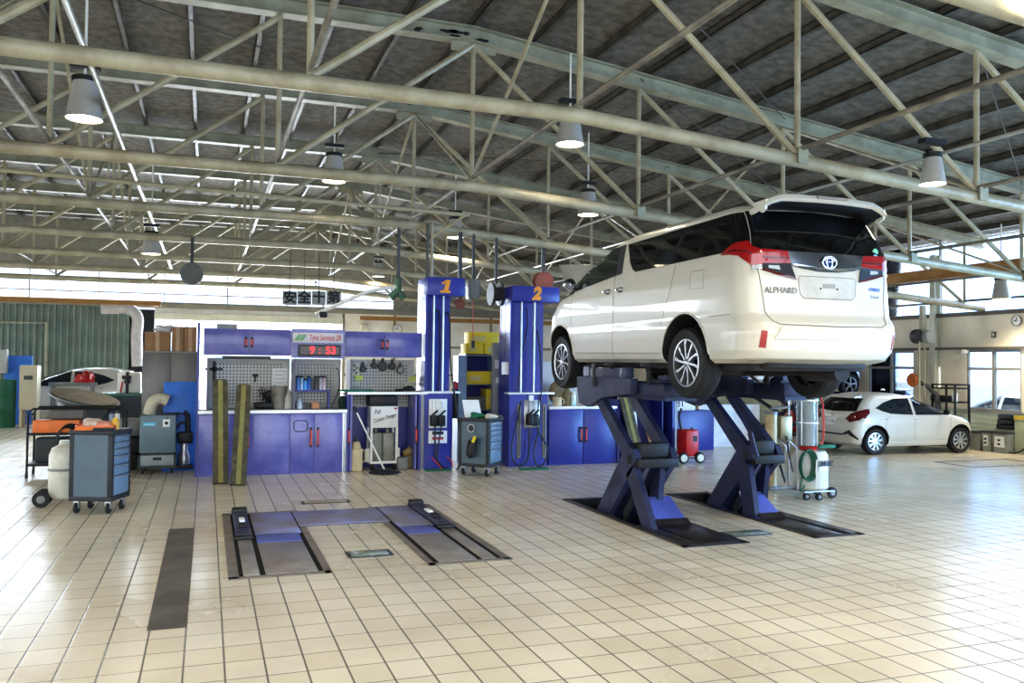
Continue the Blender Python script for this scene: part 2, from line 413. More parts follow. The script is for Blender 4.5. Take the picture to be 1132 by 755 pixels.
# ------------------------------------------------------------------ right wall, X = 15.8
XW = 15.8
WB = mat('beige_wall', (240, 233, 214), .75, rgb2=(224, 216, 196), scale=1.2)
WG = mat('pale_green_siding', (206, 214, 190), .7, rgb2=(190, 198, 174), scale=1.5)
wins = [(9.2, 11.6), (12.75, 14.08), (15.55, 17.0), (19., 20.6), (22.6, 24.4)]  # the two farthest windows are unseen, added to let in light
b = MB()
ysr = [8.]+[v for w in wins for v in w]+[29.6]
for i in range(0, len(ysr), 2): b.box((XW, ysr[i], 0), (XW+.12, ysr[i+1], 2.12))
b.box((XW, 8., 2.12), (XW+.12, 29.6, 2.92))
struct(b.build('wall_right', WB, w=False))
b = MB()
for i in range(8):
    b.box((XW-.02-(.006 if i % 2 else .0), 8., .02+.1*i), (XW+.11, 29.5, .11+.1*i))
struct(b.build('wall_right_siding', WG, w=False))
b = MB().box((XW-.07, -5, 2.86), (XW+.02, 29.5, 2.95)).box((XW-.1, 8., 2.12), (XW, 29.5, 2.17)); struct(b.build('trim_4', mat('dark_rail', (96, 92, 84), .6), w=False))
for i, (y0, y1) in enumerate(wins):
    w_ = MB()
    for y in (y0, (y0+y1)/2, y1): w_.box((XW+.01, y-.03, .8), (XW+.08, y+.03, 2.12))
    for z in (.82, 1.70, 2.09): w_.box((XW+.005, y0, z-.03), (XW+.085, y1, z+.03))
    w_.box((XW-.04, y0-.05, .76), (XW+.02, y1+.05, .81)); w_ = w_.build('window_%d' % (i+4), FRAME, w=False); struct(w_)
    MB().box((XW+.045, y0, .82), (XW+.05, y1, 2.1)).build('pane', PANE, w_, w=False)
w_ = MB()
for z in (3.75,): w_.box((XW, -5, z), (XW+.04, 29.5, z+.025))
y = -5
while y < 29.6: w_.box((XW, y-.02, 2.92), (XW+.06, y+.02, 4.6)); y += 2.2
w_ = w_.build('window_9', FRAME, w=False); struct(w_)
MB().box((XW+.07, -5, 2.92), (XW+.075, 29.5, 4.6)).build('pane', PANE, w_, w=False)
for n_, Y in enumerate((14.85, 20.3)):
    b = MB().box((XW-.18, Y-.075, 0), (XW-.168, Y+.075, 4.3)).box((XW-.02, Y-.075, 0), (XW-.005, Y+.075, 4.3)).box((XW-.17, Y-.01, 0), (XW-.01, Y+.01, 4.3))
    o = b.build('wall_column', mat('column_pale', (206, 206, 190), .5)); tag(o, ['pale steel wall column rising between the two side windows', 'pale steel wall column farther along the side wall, beyond the raised silver car'][n_], 'column')
struct(MB().box((-11.15, -5, 2.9), (-11, 29.6, 6.2)).box((-11.15, 6, 0), (-11, 9, 2.9)).box((-11.15, 18, 0), (-11, 21, 2.9)).build('wall_left_blocker', WB, w=False))  # unseen wall, added to cut the light coming in from the left
# crane beams
for (p0, p1, hb, lab) in ((onY(-60, 327, 27.), onY(178, 338.5, 27.), .14, 'ochre crane beam along the top of the green wall'), (onY(398, 352, 29.), onY(640, 359, 29.), .14, 'ochre crane beam along the white rear wall behind the columns')):
    z = (p0.z+p1.z)/2-.05
    o = MB().box((p0.x, p0.y-.06, z), (p1.x, p0.y+.06, z+.02)).box((p0.x, p0.y-.01, z), (p1.x, p0.y+.01, z+hb)).box((p0.x, p0.y-.06, z+hb-.02), (p1.x, p0.y+.06, z+hb)).build('crane_beam', RAILO); tag(o, lab, 'beam')
p = onX(1060, 300, 13.2)
o = MB().box((13.14, 6, p.z-.10), (13.26, 28, p.z-.075)).box((13.19, 6, p.z-.10), (13.21, 28, p.z+.10)).box((13.14, 6, p.z+.075), (13.26, 28, p.z+.10)).build('crane_beam', RAILO); tag(o, 'ochre crane beam running along the hall near the side windows', 'beam')

# ------------------------------------------------------------------ hanging lamps
def lamp(px, py, Y, top, label, en=1., k=1.):
    p = onY(px, py, Y)
    t = thing('pendant_lamp', label, 'lamp', p, group='hanging high-bay lamps')
    r = .175*k; h = .40*k
    MB().lathe([(r, 0), (r*.98, .02), (.115*k, h-.03), (.11*k, h), (.105*k, h), (r*.94, .02)], p, seg=28, closed=True).build('lamp_shade', mat('shade_grey', (176, 174, 168), .4, var=.05), t)
    MB().lathe([(.0, h+.03), (.125*k, h+.03), (.125*k, h-.02), (.0, h-.02)], p, seg=24).build('cap', BLACK, t)
    MB().cyl(p+Vector((0, 0, h)), Vector((p.x, p.y, top)), .014, 8).build('stem', WHITE, t)
    MB().box(p+Vector((-.14, -.05, h+.12)), p+Vector((.14, .05, h+.17))).build('driver_box', BLACK, t)
    MB().lathe([(0, .02), (.16*k, .02), (.16*k, .01), (0, .01)], p, seg=24).build('light_disc', LED, t)
    l = bpy.data.lights.new('lamp_light', 'SPOT'); l.energy = 70*en; l.spot_size = radians(140); l.spot_blend = .6; l.color = (1, .87, .68); l.shadow_soft_size = .16
    lo = bpy.data.objects.new('lamp_light', l); COL.objects.link(lo); lo.parent = t; lo.location = (0, 0, -.01)
lamp(93, 132, 9.5, 5.6, 'hanging lamp in a grey cone shade, high at far left')
lamp(369, 201, 12.8, 5.6, 'hanging lamp in a cone shade above the clock cabinet')
lamp(630, 160, 9.6, 5.6, 'hanging lamp in a cone shade over the second lift column')
lamp(650, 238, 12.8, 5.6, 'hanging lamp in a cone shade just above the raised bonnet')
lamp(1031, 204, 6.5, 3.9, 'hanging lamp with black driver box right of the van roof', 1., .72)
lamp(503, 263, 16.7, 5.6, 'small lit hanging lamp above the first lift column', 3)
lamp(167, 281, 17.2, 5.6, 'small lit hanging lamp over the grey locker', 3)
lamp(418, 306, 23.3, 5.6, 'tiny lit hanging lamp far beyond the workbench', 4)
lamp(1107, 331, 12.4, 4.6, 'cone shade lamp hanging before the side clerestory', 4)  # unlit fixture; glow and strong light added to brighten the side wall
# unseen spots without shades, added to light the near bays as the grid would
for (x, y, s) in ((-1.4, 3.5, 0), (4.6, 3.4, 0), (10.3, 3.3, 0)):
    l = bpy.data.lights.new('bay_fill_light', 'SPOT'); l.energy = 260; l.spot_size = radians(150); l.spot_blend = .5; l.color = (1, .86, .66); l.shadow_soft_size = .16
    lo = bpy.data.objects.new('bay_fill_light', l); COL.objects.link(lo); lo.location = (x, y, 3.9)

# area lamps added outside glazing and doors, boosting the light that comes in
def sky_boost(loc, rot, sx, sy, e, c=(.86, .93, 1.)):
    l = bpy.data.lights.new('daylight_boost', 'AREA'); l.shape = 'RECTANGLE'; l.size = sx; l.size_y = sy; l.energy = e; l.color = c
    o = bpy.data.objects.new('daylight_boost', l); COL.objects.link(o); o.location = loc; o.rotation_euler = rot
sky_boost((-2.4, 30.2, 4.0), (radians(-82), 0, 0), 16, .9, 1400)
sky_boost((1.4, 31.5, 1.6), (radians(-90), 0, 0), 6, 2.8, 1200)
sky_boost((17.0, 18.5, 3.8), (0, radians(80), 0), 1.6, 20, 700)
sky_boost((-11.6, 14, 1.9), (0, radians(-90), 0), 3.0, 26, 600)  # added along the unseen open left side to brighten the walls
sky_boost((18.2, 2., 1.8), (0, radians(90), 0), 3.2, 9, 2400, (.26, .56, 1.))  # blue lamp added at an unseen right bay to tint the floor
# ------------------------------------------------------------------ cars
class Shape:
    """Body given as stacked plan outlines: (z, half width, rear y, front y, rear radius, front radius, rear bulge, front bulge)."""
    def __init__(s, sl): s.sl = sl
    def at(s, z):
        sl = s.sl
        if z <= sl[0][0]: return sl[0][1:]
        for a, b in zip(sl, sl[1:]):
            if z <= b[0]:
                t = (z-a[0])/(b[0]-a[0]); return tuple(a[i]+(b[i]-a[i])*t for i in range(1, 8))
        return sl[-1][1:]
    def sx(s, y, z):                       # half width at (y, z)
        w, yr, yf, rr, rf, br, bf = s.at(z)
        yr0 = yr+br; yf0 = yf-bf
        if y < yr0+rr:
            d = min(1, max(0, (yr0+rr-y)/rr)); return w-rr+rr*sqrt(max(0, 1-d*d))
        if y > yf0-rf:
            d = min(1, max(0, (y-yf0+rf)/rf)); return w-rf+rf*sqrt(max(0, 1-d*d))
        return w
    def ry(s, x, z):
        w, yr, yf, rr, rf, br, bf = s.at(z); ax = abs(x); e = w-rr; yr0 = yr+br
        if ax <= e: return yr+br*(ax/e)**2
        d = min(1, (ax-e)/rr); return yr0+rr-rr*sqrt(1-d*d)
    def fy(s, x, z):
        w, yr, yf, rr, rf, br, bf = s.at(z); ax = abs(x); e = w-rf; yf0 = yf-bf
        if ax <= e: return yf-bf*(ax/e)**2
        d = min(1, (ax-e)/rf); return yf0-rf+rf*sqrt(1-d*d)
    def ring(s, z):
        w, yr, yf, rr, rf, br, bf = s.at(z); P = []
        n1, nc, ns = 8, 9, 26
        e = w-rr
        for i in range(n1+1): x = -e+2*e*i/n1; P.append((x, yr+br*(x/e)**2))
        R = []
        for i in range(1, nc+1): a = pi/2*i/nc; R.append((e+rr*sin(a), yr+br+rr-rr*cos(a)))
        y0, y1 = yr+br+rr, yf-bf-rf
        for i in range(1, ns+1): R.append((w, y0+(y1-y0)*i/ns))
        e2 = w-rf
        for i in range(1, nc+1): a = pi/2*i/nc; R.append((e2+rf*cos(a), yf-bf-rf+rf*sin(a)))
        P += R
        for i in range(1, n1): x = e2-2*e2*i/n1; P.append((x, yf-bf*(x/e2)**2))
        P += [(-x, y) for x, y in reversed(R)]
        return P
    def body(s, zs):
        m = MB(); rings = [[m.bm.verts.new((x, y, z)) for x, y in s.ring(z)] for z in zs]; n = len(rings[0])
        for A, B in zip(rings, rings[1:]):
            for k in range(n): m.bm.faces.new((A[k], A[(k+1) % n], B[(k+1) % n], B[k])).smooth = True
        f = m.bm.faces.new(rings[0][::-1]); f.material_index = 1
        m.bm.faces.new(rings[-1]); return m
    def patch(s, m, poly, side, eps=.004, n=14, thick=0.):
        """surface patch: side 'L','R' -> poly of (y,z); 'B' rear -> (x,z); 'F' front -> (x,z)"""
        bm = bmesh.new(); vs = [bm.verts.new((a, 0, c)) for a, c in poly]
        f = bm.faces.new(vs); bmesh.ops.triangulate(bm, faces=[f])
        us = [p[0] for p in poly]; zs = [p[1] for p in poly]
        for i in range(1, n):
            for co_, no in ((Vector((min(us)+(max(us)-min(us))*i/n, 0, 0)), Vector((1, 0, 0))), (Vector((0, 0, min(zs)+(max(zs)-min(zs))*i/n)), Vector((0, 0, 1)))):
                bmesh.ops.bisect_plane(bm, geom=bm.verts[:]+bm.edges[:]+bm.faces[:], plane_co=co_, plane_no=no)
        bm.verts.ensure_lookup_table(); mp = {}
        for v in bm.verts: mp[v] = m.bm.verts.new(s.map(v.co.x, v.co.z, side, eps))
        for f in bm.faces:
            try: g = m.bm.faces.new([mp[v] for v in f.verts]); g.material_index = m.mi; g.smooth = True
            except ValueError: pass
        bm.free(); return m
    def map(s, u, z, side, eps):
        h = .004; f = {'L': s.sx, 'R': s.sx, 'B': s.ry, 'F': s.fy}[side]
        v = f(u, z); du = max(-3, min(3, (f(u+h, z)-f(u-h, z))/(2*h))); dz = max(-3, min(3, (f(u, z+h)-f(u, z-h))/(2*h))); l = sqrt(1+du*du+dz*dz)
        if side in 'LR': n = Vector((1, -du, -dz))/l; q = Vector((v, u, z))+n*eps; return q if side == 'R' else Vector((-q.x, q.y, q.z))
        if side == 'B': return Vector((u, v, z))+Vector((du, -1, dz))/l*eps
        return Vector((u, v, z))+Vector((-du, 1, -dz))/l*eps
    def uS(s, y, z):
        w, yr, yf, rr, rf, br, bf = s.at(z); e = w-rr; yc = yr+br+rr
        if y >= yc: return e+rr*pi/2+y-yc
        return e+rr*math.acos(max(-1, min(1, (yc-y)/rr)))
    def uR(s, x, z):
        w, yr, yf, rr, rf, br, bf = s.at(z); e = w-rr
        return x if x <= e else e+rr*math.asin(min(1, (x-e)/rr))
    def wrap(s, u, z, sd, eps):
        w, yr, yf, rr, rf, br, bf = s.at(z); e = w-rr; q = rr*pi/2
        if u <= e: x, y = u, yr+br*(u/e)**2; nx, ny = 2*br*u/e**2, -1.
        elif u <= e+q: a = (u-e)/rr; x, y = e+rr*sin(a), yr+br+rr-rr*cos(a); nx, ny = sin(a), -cos(a)
        else: y = yr+br+rr+(u-e-q); x = s.sx(y, z); nx, ny = 1., 0.
        l = sqrt(nx*nx+ny*ny); return Vector((sd*(x+nx/l*eps), y+ny/l*eps, z))
    def wpatch(s, m, pts, sd, eps=.006, du=.03, dz=.035):
        P = [((s.uS(p[1], p[2]) if p[0] == 'S' else s.uR(p[1], p[2])), p[2]) for p in pts]
        bm = bmesh.new(); f = bm.faces.new([bm.verts.new((a, 0, c)) for a, c in P]); bmesh.ops.triangulate(bm, faces=[f])
        for k, st in ((0, du), (2, dz)):
            lo = min(v.co[k] for v in bm.verts); hi = max(v.co[k] for v in bm.verts); n = max(2, int((hi-lo)/st)+1); no = Vector((1, 0, 0)) if k == 0 else Vector((0, 0, 1))
            for i in range(1, n): bmesh.ops.bisect_plane(bm, geom=bm.verts[:]+bm.edges[:]+bm.faces[:], plane_co=no*(lo+(hi-lo)*i/n), plane_no=no)
        mp = {v: m.bm.verts.new(s.wrap(v.co.x, v.co.z, sd, eps)) for v in bm.verts}
        for f in bm.faces:
            try: g = m.bm.faces.new([mp[v] for v in f.verts]); g.material_index = m.mi; g.smooth = True
            except ValueError: pass
        bm.free(); return m
    def seam(s, m, pts, side, r=.003, eps=0.):
        out = []
        for (a, b) in zip(pts, pts[1:]):
            for k in range(6): t = k/6; out.append((a[0]+(b[0]-a[0])*t, a[1]+(b[1]-a[1])*t))
        out.append(pts[-1]); m.tube([s.map(u, z, side, eps) for u, z in out], r, 5); return m
def frange(a, b, n): return [a+(b-a)*i/n for i in range(n+1)]
def boolean_arches(o, arches, wid):
    for (y, z, r) in arches:
        c = MB().tube([(-wid, y, z), (wid, y, z)], r, 40); c.mi = 1
        for f in c.bm.faces: f.material_index = 1
        # keep the middle of the car solid: two short wells instead of one tunnel
        c.bm.free(); 
        for sx_ in (-1, 1):
            c = MB().tube([(sx_*(wid-.32), y, z), (sx_*(wid+.1), y, z)], r, 40)
            for f in c.bm.faces: f.material_index = 1
            cut = c.build('cutter', [o.data.materials[0], DARK], o.parent, w=False)
            md = o.modifiers.new('cut', 'BOOLEAN'); md.operation = 'DIFFERENCE'; md.object = cut; md.solver = 'EXACT'
            bpy.context.view_layer.update()
            me = bpy.data.meshes.new_from_object(o.evaluated_get(bpy.context.evaluated_depsgraph_get()))
            o.modifiers.clear(); old = o.data; o.data = me; bpy.data.meshes.remove(old); bpy.data.objects.remove(cut)
    o.data.set_sharp_from_angle(angle=radians(35)); return o
def wheel(parent, x, y, z, r, w, side, rimr, style, name='wheel'):
    """tyre with a rim child; side -1 left, +1 right (the rim face points outwards)"""
    s = side; m = MB(); h = w/2
    m.lathe([(rimr, -h*.85), (r*.93, -h), (r*.985, -h*.8), (r, -h*.55), (r, -h*.2), (r*.99, -h*.17), (r*.99, -h*.13), (r, -h*.1), (r, h*.1), (r*.99, h*.13), (r*.99, h*.17), (r, h*.2), (r, h*.55), (r*.985, h*.8), (r*.93, h), (rimr, h*.85), (rimr*.96, h*.6), (rimr*.96, -h*.85)], (x, y, z), 'X', 40, closed=True)
    o = m.build(name, RUBBER, parent, w=False)
    xf = x+s*h*.72; m = MB()
    m.lathe([(rimr, 0), (rimr, s*.02), (rimr*.93, s*.022), (rimr*.9, -s*.05), (rimr*.9, -s*.09), (rimr*.97, -s*.09)], (xf, y, z), 'X', 40, closed=True)
    m.m(1).lathe([(0, -s*.06), (rimr*.92, -s*.06)], (xf, y, z), 'X', 30).m(0)
    if style == 'ten':
        for k in range(10):
            a = 2*pi*k/10+.1; da = .10
            for (q, mi) in ((.0, 0),):
                p = []
                for (rr, wd, sk) in ((.18, .022, 0), (.6, .020, .04), (.93, .036, .10)):
                    aa = a+sk; c = Vector((0, cos(aa), sin(aa))); t = Vector((0, -sin(aa), cos(aa)))
                    p.append((c*rimr*rr, t*wd*.5*rimr/.23))
                m.mi = mi
                for (c0, t0), (c1, t1) in zip(p, p[1:]):
                    base = Vector((xf, y, z)); o0 = Vector((s*.012, 0, 0)); o1 = Vector((-s*.04, 0, 0))
                    A = [base+c0-t0+o0, base+c0+t0+o0, base+c1+t1+o0, base+c1-t1+o0]; B = [v-o0+o1 for v in A]
                    m.quad(*A); m.quad(A[0], A[3], B[3], B[0]); m.quad(A[1], A[2], B[2], B[1])
        m.lathe([(0, s*.02), (rimr*.13, s*.018), (rimr*.2, s*.005), (rimr*.2, -s*.05)], (xf, y, z), 'X', 20)
    else:
        nsp = 9 if style == 'cap' else 5
        for k in range(nsp):
            a = 2*pi*k/nsp+.2; wd = .26 if style == 'cap' else .22; base = Vector((xf, y, z)); A = []
            for (rr, da) in ((.2, wd*1.6), (.95, wd*.62)):
                for sg in (-1, 1): A.append(base+Vector((s*(.016 if rr < .5 else .01), cos(a+sg*da)*rr*rimr, sin(a+sg*da)*rr*rimr)))
            A = [A[0], A[1], A[3], A[2]]; B = [v-Vector((s*.03, 0, 0)) for v in A]
            m.quad(*A); m.quad(A[0], A[3], B[3], B[0]); m.quad(A[1], A[2], B[2], B[1])
        m.lathe([(0, s*.02), (rimr*.24, s*.018), (rimr*.3, s*.004), (rimr*.3, -s*.05)], (xf, y, z), 'X', 20)
    m.build('rim', [ALLOY, BLACK], o, w=False)
    return o

# ---- the white minivan on the lift: local y forward, origin between the axles at tyre bottom
VAN = Shape([
    (.345, .76, -2.45, 2.12, .30, .45, .04, .10),
    (.385, .815, -2.62, 2.24, .30, .45, .05, .12),
    (.46, .835, -2.67, 2.28, .28, .45, .05, .12),
    (.62, .842, -2.69, 2.31, .26, .45, .05, .12),
    (.70, .842, -2.67, 2.31, .25, .45, .05, .12),
    (.78, .838, -2.60, 2.30, .22, .45, .05, .12),
    (.95, .84, -2.58, 2.26, .22, .45, .05, .12),
    (1.12, .836, -2.57, 2.08, .22, .48, .05, .12),
    (1.20, .828, -2.56, 1.75, .22, .40, .05, .10),
    (1.34, .812, -2.55, 1.38, .20, .30, .05, .10),
    (1.50, .782, -2.49, .98, .18, .28, .05, .10),
    (1.66, .748, -2.40, .50, .18, .25, .05, .10),
    (1.72, .725, -2.35, .26, .18, .25, .05, .10),
    (1.765, .69, -2.30, .06, .18, .25, .05, .10),
    (1.795, .62, -2.22, -.16, .18, .25, .05, .10),
    (1.815, .48, -2.08, -.42, .18, .25, .05, .10),
    (1.825, .30, -1.8, -.8, .15, .2, .05, .05)])
VX, VY, VZ = 5.19, 8.645, 1.39
van = thing('minivan', 'white raised minivan with dark rear glass and open bonnet, on the blue scissor lift', 'car', (VX, VY, VZ))
vb = VAN.body(sorted(set(frange(.345, 1.825, 36)+[q[0] for q in VAN.sl]))).build('body', [CARW, DARK], van, w=False)
boolean_arches(vb, [(-1.525, .40, .425), (1.525, .40, .425)], .85)
for y in (-1.525, 1.525):
    for sd in (-1, 1): wheel(van, sd*.715, y, .345, .345, .215, sd, .235, 'ten')
for sd, S in ((-1, 'L'), (1, 'R')):
    m = MB()
    VAN.wpatch(m, [('R', .735, 1.345), ('S', -2.40, 1.35), ('S', -.62, 1.335), ('S', -.50, 1.335), ('S', -.42, 1.37), ('S', -.32, 1.47), ('S', -.25, 1.60), ('S', -.20, 1.675), ('S', -2.26, 1.705), ('R', .675, 1.705)], sd, eps=.007, du=.045)
    m.build('side_window', GLASS, van, w=False)
    m = MB(); VAN.patch(m, [(-.17, 1.345), (.70, 1.27), (1.05, 1.235), (.86, 1.42), (.62, 1.56), (.40, 1.655), (-.12, 1.68)], S, n=14)
    m.build('front_side_window', mat('side_glass', (46, 54, 48), .05, var=.3), van, w=False)
    m = MB(); VAN.patch(m, [(1.09, 1.22), (1.42, 1.16), (1.20, 1.40), (1.02, 1.40), (.92, 1.45)], S, n=8); m.build('quarter_window', GLASS, van, w=False)
    m = MB()
    for (y0, y1) in ((-.17, -.04),):
        VAN.patch(m, [(y0, 1.345), (y1, 1.335), (y1+.03, 1.675), (y0+.02, 1.68)], S, eps=.006, n=6)
    VAN.patch(m, [(.40, 1.655), (.62, 1.56), (.86, 1.42), (1.05, 1.235), (1.12, 1.225), (.93, 1.44), (.68, 1.59), (.45, 1.70)], S, eps=.0055, n=8)
    VAN.patch(m, [(-1.43, 1.35), (-1.38, 1.35), (-1.38, 1.69), (-1.43, 1.69)], S, eps=.006, n=6)
    m.build('window_pillar', BLACK, van, w=False)
    m = MB()
    VAN.seam(m, [(-.02, 1.33), (-.01, 1.0), (.0, .60), (.0, .41)], S); VAN.seam(m, [(-1.33, 1.33), (-1.28, 1.1), (-1.14, .85), (-1.08, .72)], S)
    VAN.seam(m, [(1.13, 1.22), (1.20, 1.0), (1.16, .80)], S); VAN.seam(m, [(1.05, .46), (-1.06, .44)], S, r=.004); VAN.seam(m, [(-2.3, .78), (-1.95, .775)], S)
    q = [(-1.86, 1.05), (-1.86, 1.22), (-1.63, 1.22), (-1.63, 1.05)]; VAN.seam(m, q+[q[0]], S, r=.002)
    m.build('panel_seam', mat('seam_grey', (120, 118, 110), .6), van, w=False)
    for yc_ in (-1.525, 1.525):
      m = MB(); VAN.seam(m, [(yc_+.43*cos(radians(a_)), .40+.43*sin(radians(a_))) for a_ in range(-4, 185, 9)], S, r=.010); m.build('arch_lip', CARW, van, w=False)
    m = MB(); 
    for y in (.14, -.18):
        p = VAN.map(y, 1.16, S, .0); m.tube(spline([p+Vector((0, -.085, 0)), p+Vector((sd*.03, -.05, .004)), p+Vector((sd*.035, .04, .004)), p+Vector((0, .085, 0))], 4), .014, 8)
        VAN.patch(m, [(y-.05, 1.13), (y+.05, 1.13), (y+.05, 1.19), (y-.05, 1.19)], S, eps=.003, n=3)
    m.build('door_handle', CHROME, van, w=False)
    p = VAN.map(1.02, 1.26, S, 0)
    m = MB().ball(p+Vector((sd*.11, .0, .06)), .085, 1., .6, .85); m.m(1).tube([p, p+Vector((sd*.08, 0, .02))], .022, 8)
    m.m(2).lathe([(0, -.012), (.062, -.01), (.07, 0)], p+Vector((sd*.11, -.036, .06)), 'Y', 24); m.build('door_mirror', [CHROME, BLACK, mat('mirror_glass', (150, 156, 160), .05, metal=1.)], van, w=False)
    m = MB(); VAN.wpatch(m, [('S', -2.12, 1.325), ('S', -2.21, 1.375), ('S', -2.32, 1.415), ('S', -2.42, 1.425), ('R', .72, 1.375), ('R', .66, 1.345), ('R', .66, 1.215), ('R', .735, 1.20), ('S', -2.44, 1.235), ('S', -2.37, 1.295), ('S', -2.27, 1.312)], sd, eps=.014)
    m.m(1); VAN.wpatch(m, [('R', .66, 1.213), ('R', .735, 1.198), ('S', -2.47, 1.225), ('S', -2.485, 1.175), ('R', .74, 1.16), ('R', .66, 1.172)], sd, eps=.0135)
    m.m(2); VAN.wpatch(m, [('S', -2.16, 1.335), ('S', -2.30, 1.335), ('S', -2.42, 1.325), ('R', .735, 1.30), ('R', .735, 1.315), ('S', -2.42, 1.34), ('S', -2.30, 1.35)], sd, eps=.018)
    m.build('tail_lamp', [REDL, CLEARL, REDD], van, w=False)
    m = MB()
    VAN.patch(m, [(sd*.66, 1.345), (sd*.50, 1.34), (sd*.41, 1.335), (sd*.385, 1.23), (sd*.50, 1.225), (sd*.66, 1.22)], 'B', eps=.014, n=10); m.m(1)
    VAN.patch(m, [(sd*.66, 1.218), (sd*.50, 1.222), (sd*.385, 1.228), (sd*.345, 1.10), (sd*.50, 1.135), (sd*.66, 1.175)], 'B', eps=.011, n=10); m.m(2)
    VAN.patch(m, [(sd*.60, 1.205), (sd*.50, 1.205), (sd*.49, 1.165), (sd*.60, 1.18)], 'B', eps=.014, n=4); m.m(3)
    VAN.patch(m, [(sd*.65, 1.285), (sd*.405, 1.28), (sd*.40, 1.265), (sd*.65, 1.265)], 'B', eps=.015, n=8)
    VAN.patch(m, [(sd*.66, 1.177), (sd*.50, 1.137), (sd*.345, 1.103), (sd*.335, 1.085), (sd*.50, 1.118), (sd*.66, 1.16)], 'B', eps=.0125, n=8)
    m.build('tail_lamp', [REDL, BLACK, CLEARL, REDD], van, w=False)
    m = MB(); VAN.patch(m, [(sd*.725, .63), (sd*.68, .625), (sd*.68, .48), (sd*.73, .485)], 'B', eps=.004, n=4)
    m.build('reflector', REDL, van, w=False)
    m = MB(); VAN.patch(m, [(sd*.20, .0+.95), (sd*.62, 1.0), (sd*.70, .9), (sd*.45, .82)], 'F', eps=.004, n=6); m.build('headlamp', CLEARL, van, w=False)
m = MB()
for sd in (-1, 1): VAN.wpatch(m, [('R', 0, 1.335), ('R', .42, 1.335), ('R', .73, 1.345), ('R', .665, 1.715), ('R', 0, 1.74)], sd, eps=.0075)
m.build('rear_window', GLASS, van, w=False)
m = MB(); VAN.patch(m, [(-.41, 1.335), (.41, 1.335), (.385, 1.23), (.30, 1.19), (.10, 1.165), (-.10, 1.165), (-.30, 1.19), (-.385, 1.23)], 'B', eps=.016, n=10); m.build('chrome_garnish', mat('garnish', (150, 152, 156), .1, metal=1.), van, w=False)
m = MB(); VAN.patch(m, [(-.385, 1.228), (-.1, 1.20), (.1, 1.20), (.385, 1.228), (.36, 1.205), (.1, 1.168), (-.1, 1.168), (-.36, 1.205)], 'B', eps=.024, n=10); m.build('chrome_strip', CHROME, van, w=False)
e = VAN.map(0, 1.25, 'B', .03); m = MB()
m.tube([e+Vector((.075*cos(a), 0, .055*sin(a))) for a in frange(0, 2*pi, 24)[:-1]], .008, 6, closed=True)
m.tube([e+Vector((.03*cos(a), 0, .052*sin(a))) for a in frange(0, 2*pi, 20)[:-1]], .006, 6, closed=True)
m.tube([e+Vector((.055*cos(a), 0, .02+.016*sin(a))) for a in frange(0, 2*pi, 20)[:-1]], .006, 6, closed=True)
m.m(1).lathe([(0, .01), (.05, .01), (.05, .016)], e, 'Y', 24); m.build('emblem', [CHROME, EMBLEM], van, w=False)
m = MB(); pl = [(-.30, 1.12), (.30, 1.12), (.315, 1.09), (.30, .96), (.26, .925), (-.26, .925), (-.30, .96), (-.315, 1.09)]
VAN.patch(m, pl, 'B', eps=.003, n=6); m.m(1); VAN.seam(m, pl+[pl[0]], 'B', r=.005); m.m(1)
VAN.patch(m, [(-.07, 1.02), (.07, 1.02), (.07, 1.06), (-.07, 1.06)], 'B', eps=.006, n=2); m.m(2)
for x in (-.09, .09): m.ball(VAN.map(x, 1.015, 'B', .006), .008)
m.build('plate_recess', [mat('recess_white', (190, 186, 174), .3), mat('recess_shadow', (150, 147, 138), .5), BLACK], van, w=False)
m = MB(); VAN.seam(m, [(-.695, 1.17), (-.665, .95), (-.655, .80), (-.62, .715), (-.55, .685), (0, .675), (.55, .685), (.62, .715), (.655, .80), (.665, .95), (.695, 1.17)], 'B', r=.004)
m.build('tailgate_seam', mat('seam_dark', (96, 94, 88), .6), van, w=False)
m = MB(); VAN.patch(m, [(-.80, .40), (-.7, .395), (0, .39), (.7, .395), (.80, .40), (.7, .36), (0, .355), (-.7, .36)], 'B', eps=.006, n=8); m.build('bumper_lip', mat('lip_grey', (168, 164, 150), .5), van, w=False)
m = MB(); VAN.patch(m, [(-.55, .66), (-.0, .655), (.55, .66), (.62, .56), (-.62, .56)], 'B', eps=.012, n=10); m.build('bumper_step', CARW, van, w=False)
text('ALPHARD', .075, 'lettering', mat('badge_chrome', (120, 118, 112), .3, metal=.6), van, Vector((VX, VY, VZ))+VAN.map(-.49, .985, 'B', .006), rot=(pi/2, 0, -.134), sx=.95)
text('HYBRID', .045, 'lettering', mat('badge_blue', (70, 90, 140), .3, metal=.4), van, Vector((VX, VY, VZ))+VAN.map(.545, 1.03, 'B', .008), rot=(pi/2, 0, .15), sx=1.0)
text('E-Four', .04, 'lettering', mat('badge_chrome', (120, 118, 112)), van, Vector((VX, VY, VZ))+VAN.map(.545, .965, 'B', .008), rot=(pi/2, 0, .15))
m = MB()
prof = [(-2.10, 1.80), (-2.36, 1.80), (-2.50, 1.815), (-2.60, 1.835), (-2.62, 1.80), (-2.59, 1.775), (-2.44, 1.752), (-2.25, 1.74)]
nx = 16; rings = []
for i in range(nx+1):
    x = -.665+1.33*i/nx; t = abs(x)/.665; dz = -.015*t**2-.06*max(0, t-.8)/.2; dy = .05*t**2
    rings.append([m.bm.verts.new((x*(1 if y < -2.45 else .96), y+dy*(1 if y < -2.3 else 0), z+dz)) for y, z in prof])
for A, B in zip(rings, rings[1:]):
    for k in range(len(prof)):
        f = m.bm.faces.new((A[k], A[(k+1) % 8], B[(k+1) % 8], B[k])); f.smooth = True
        if k in (5, 6): f.material_index = 1
m.bm.faces.new(rings[0]); m.bm.faces.new(rings[-1][::-1])
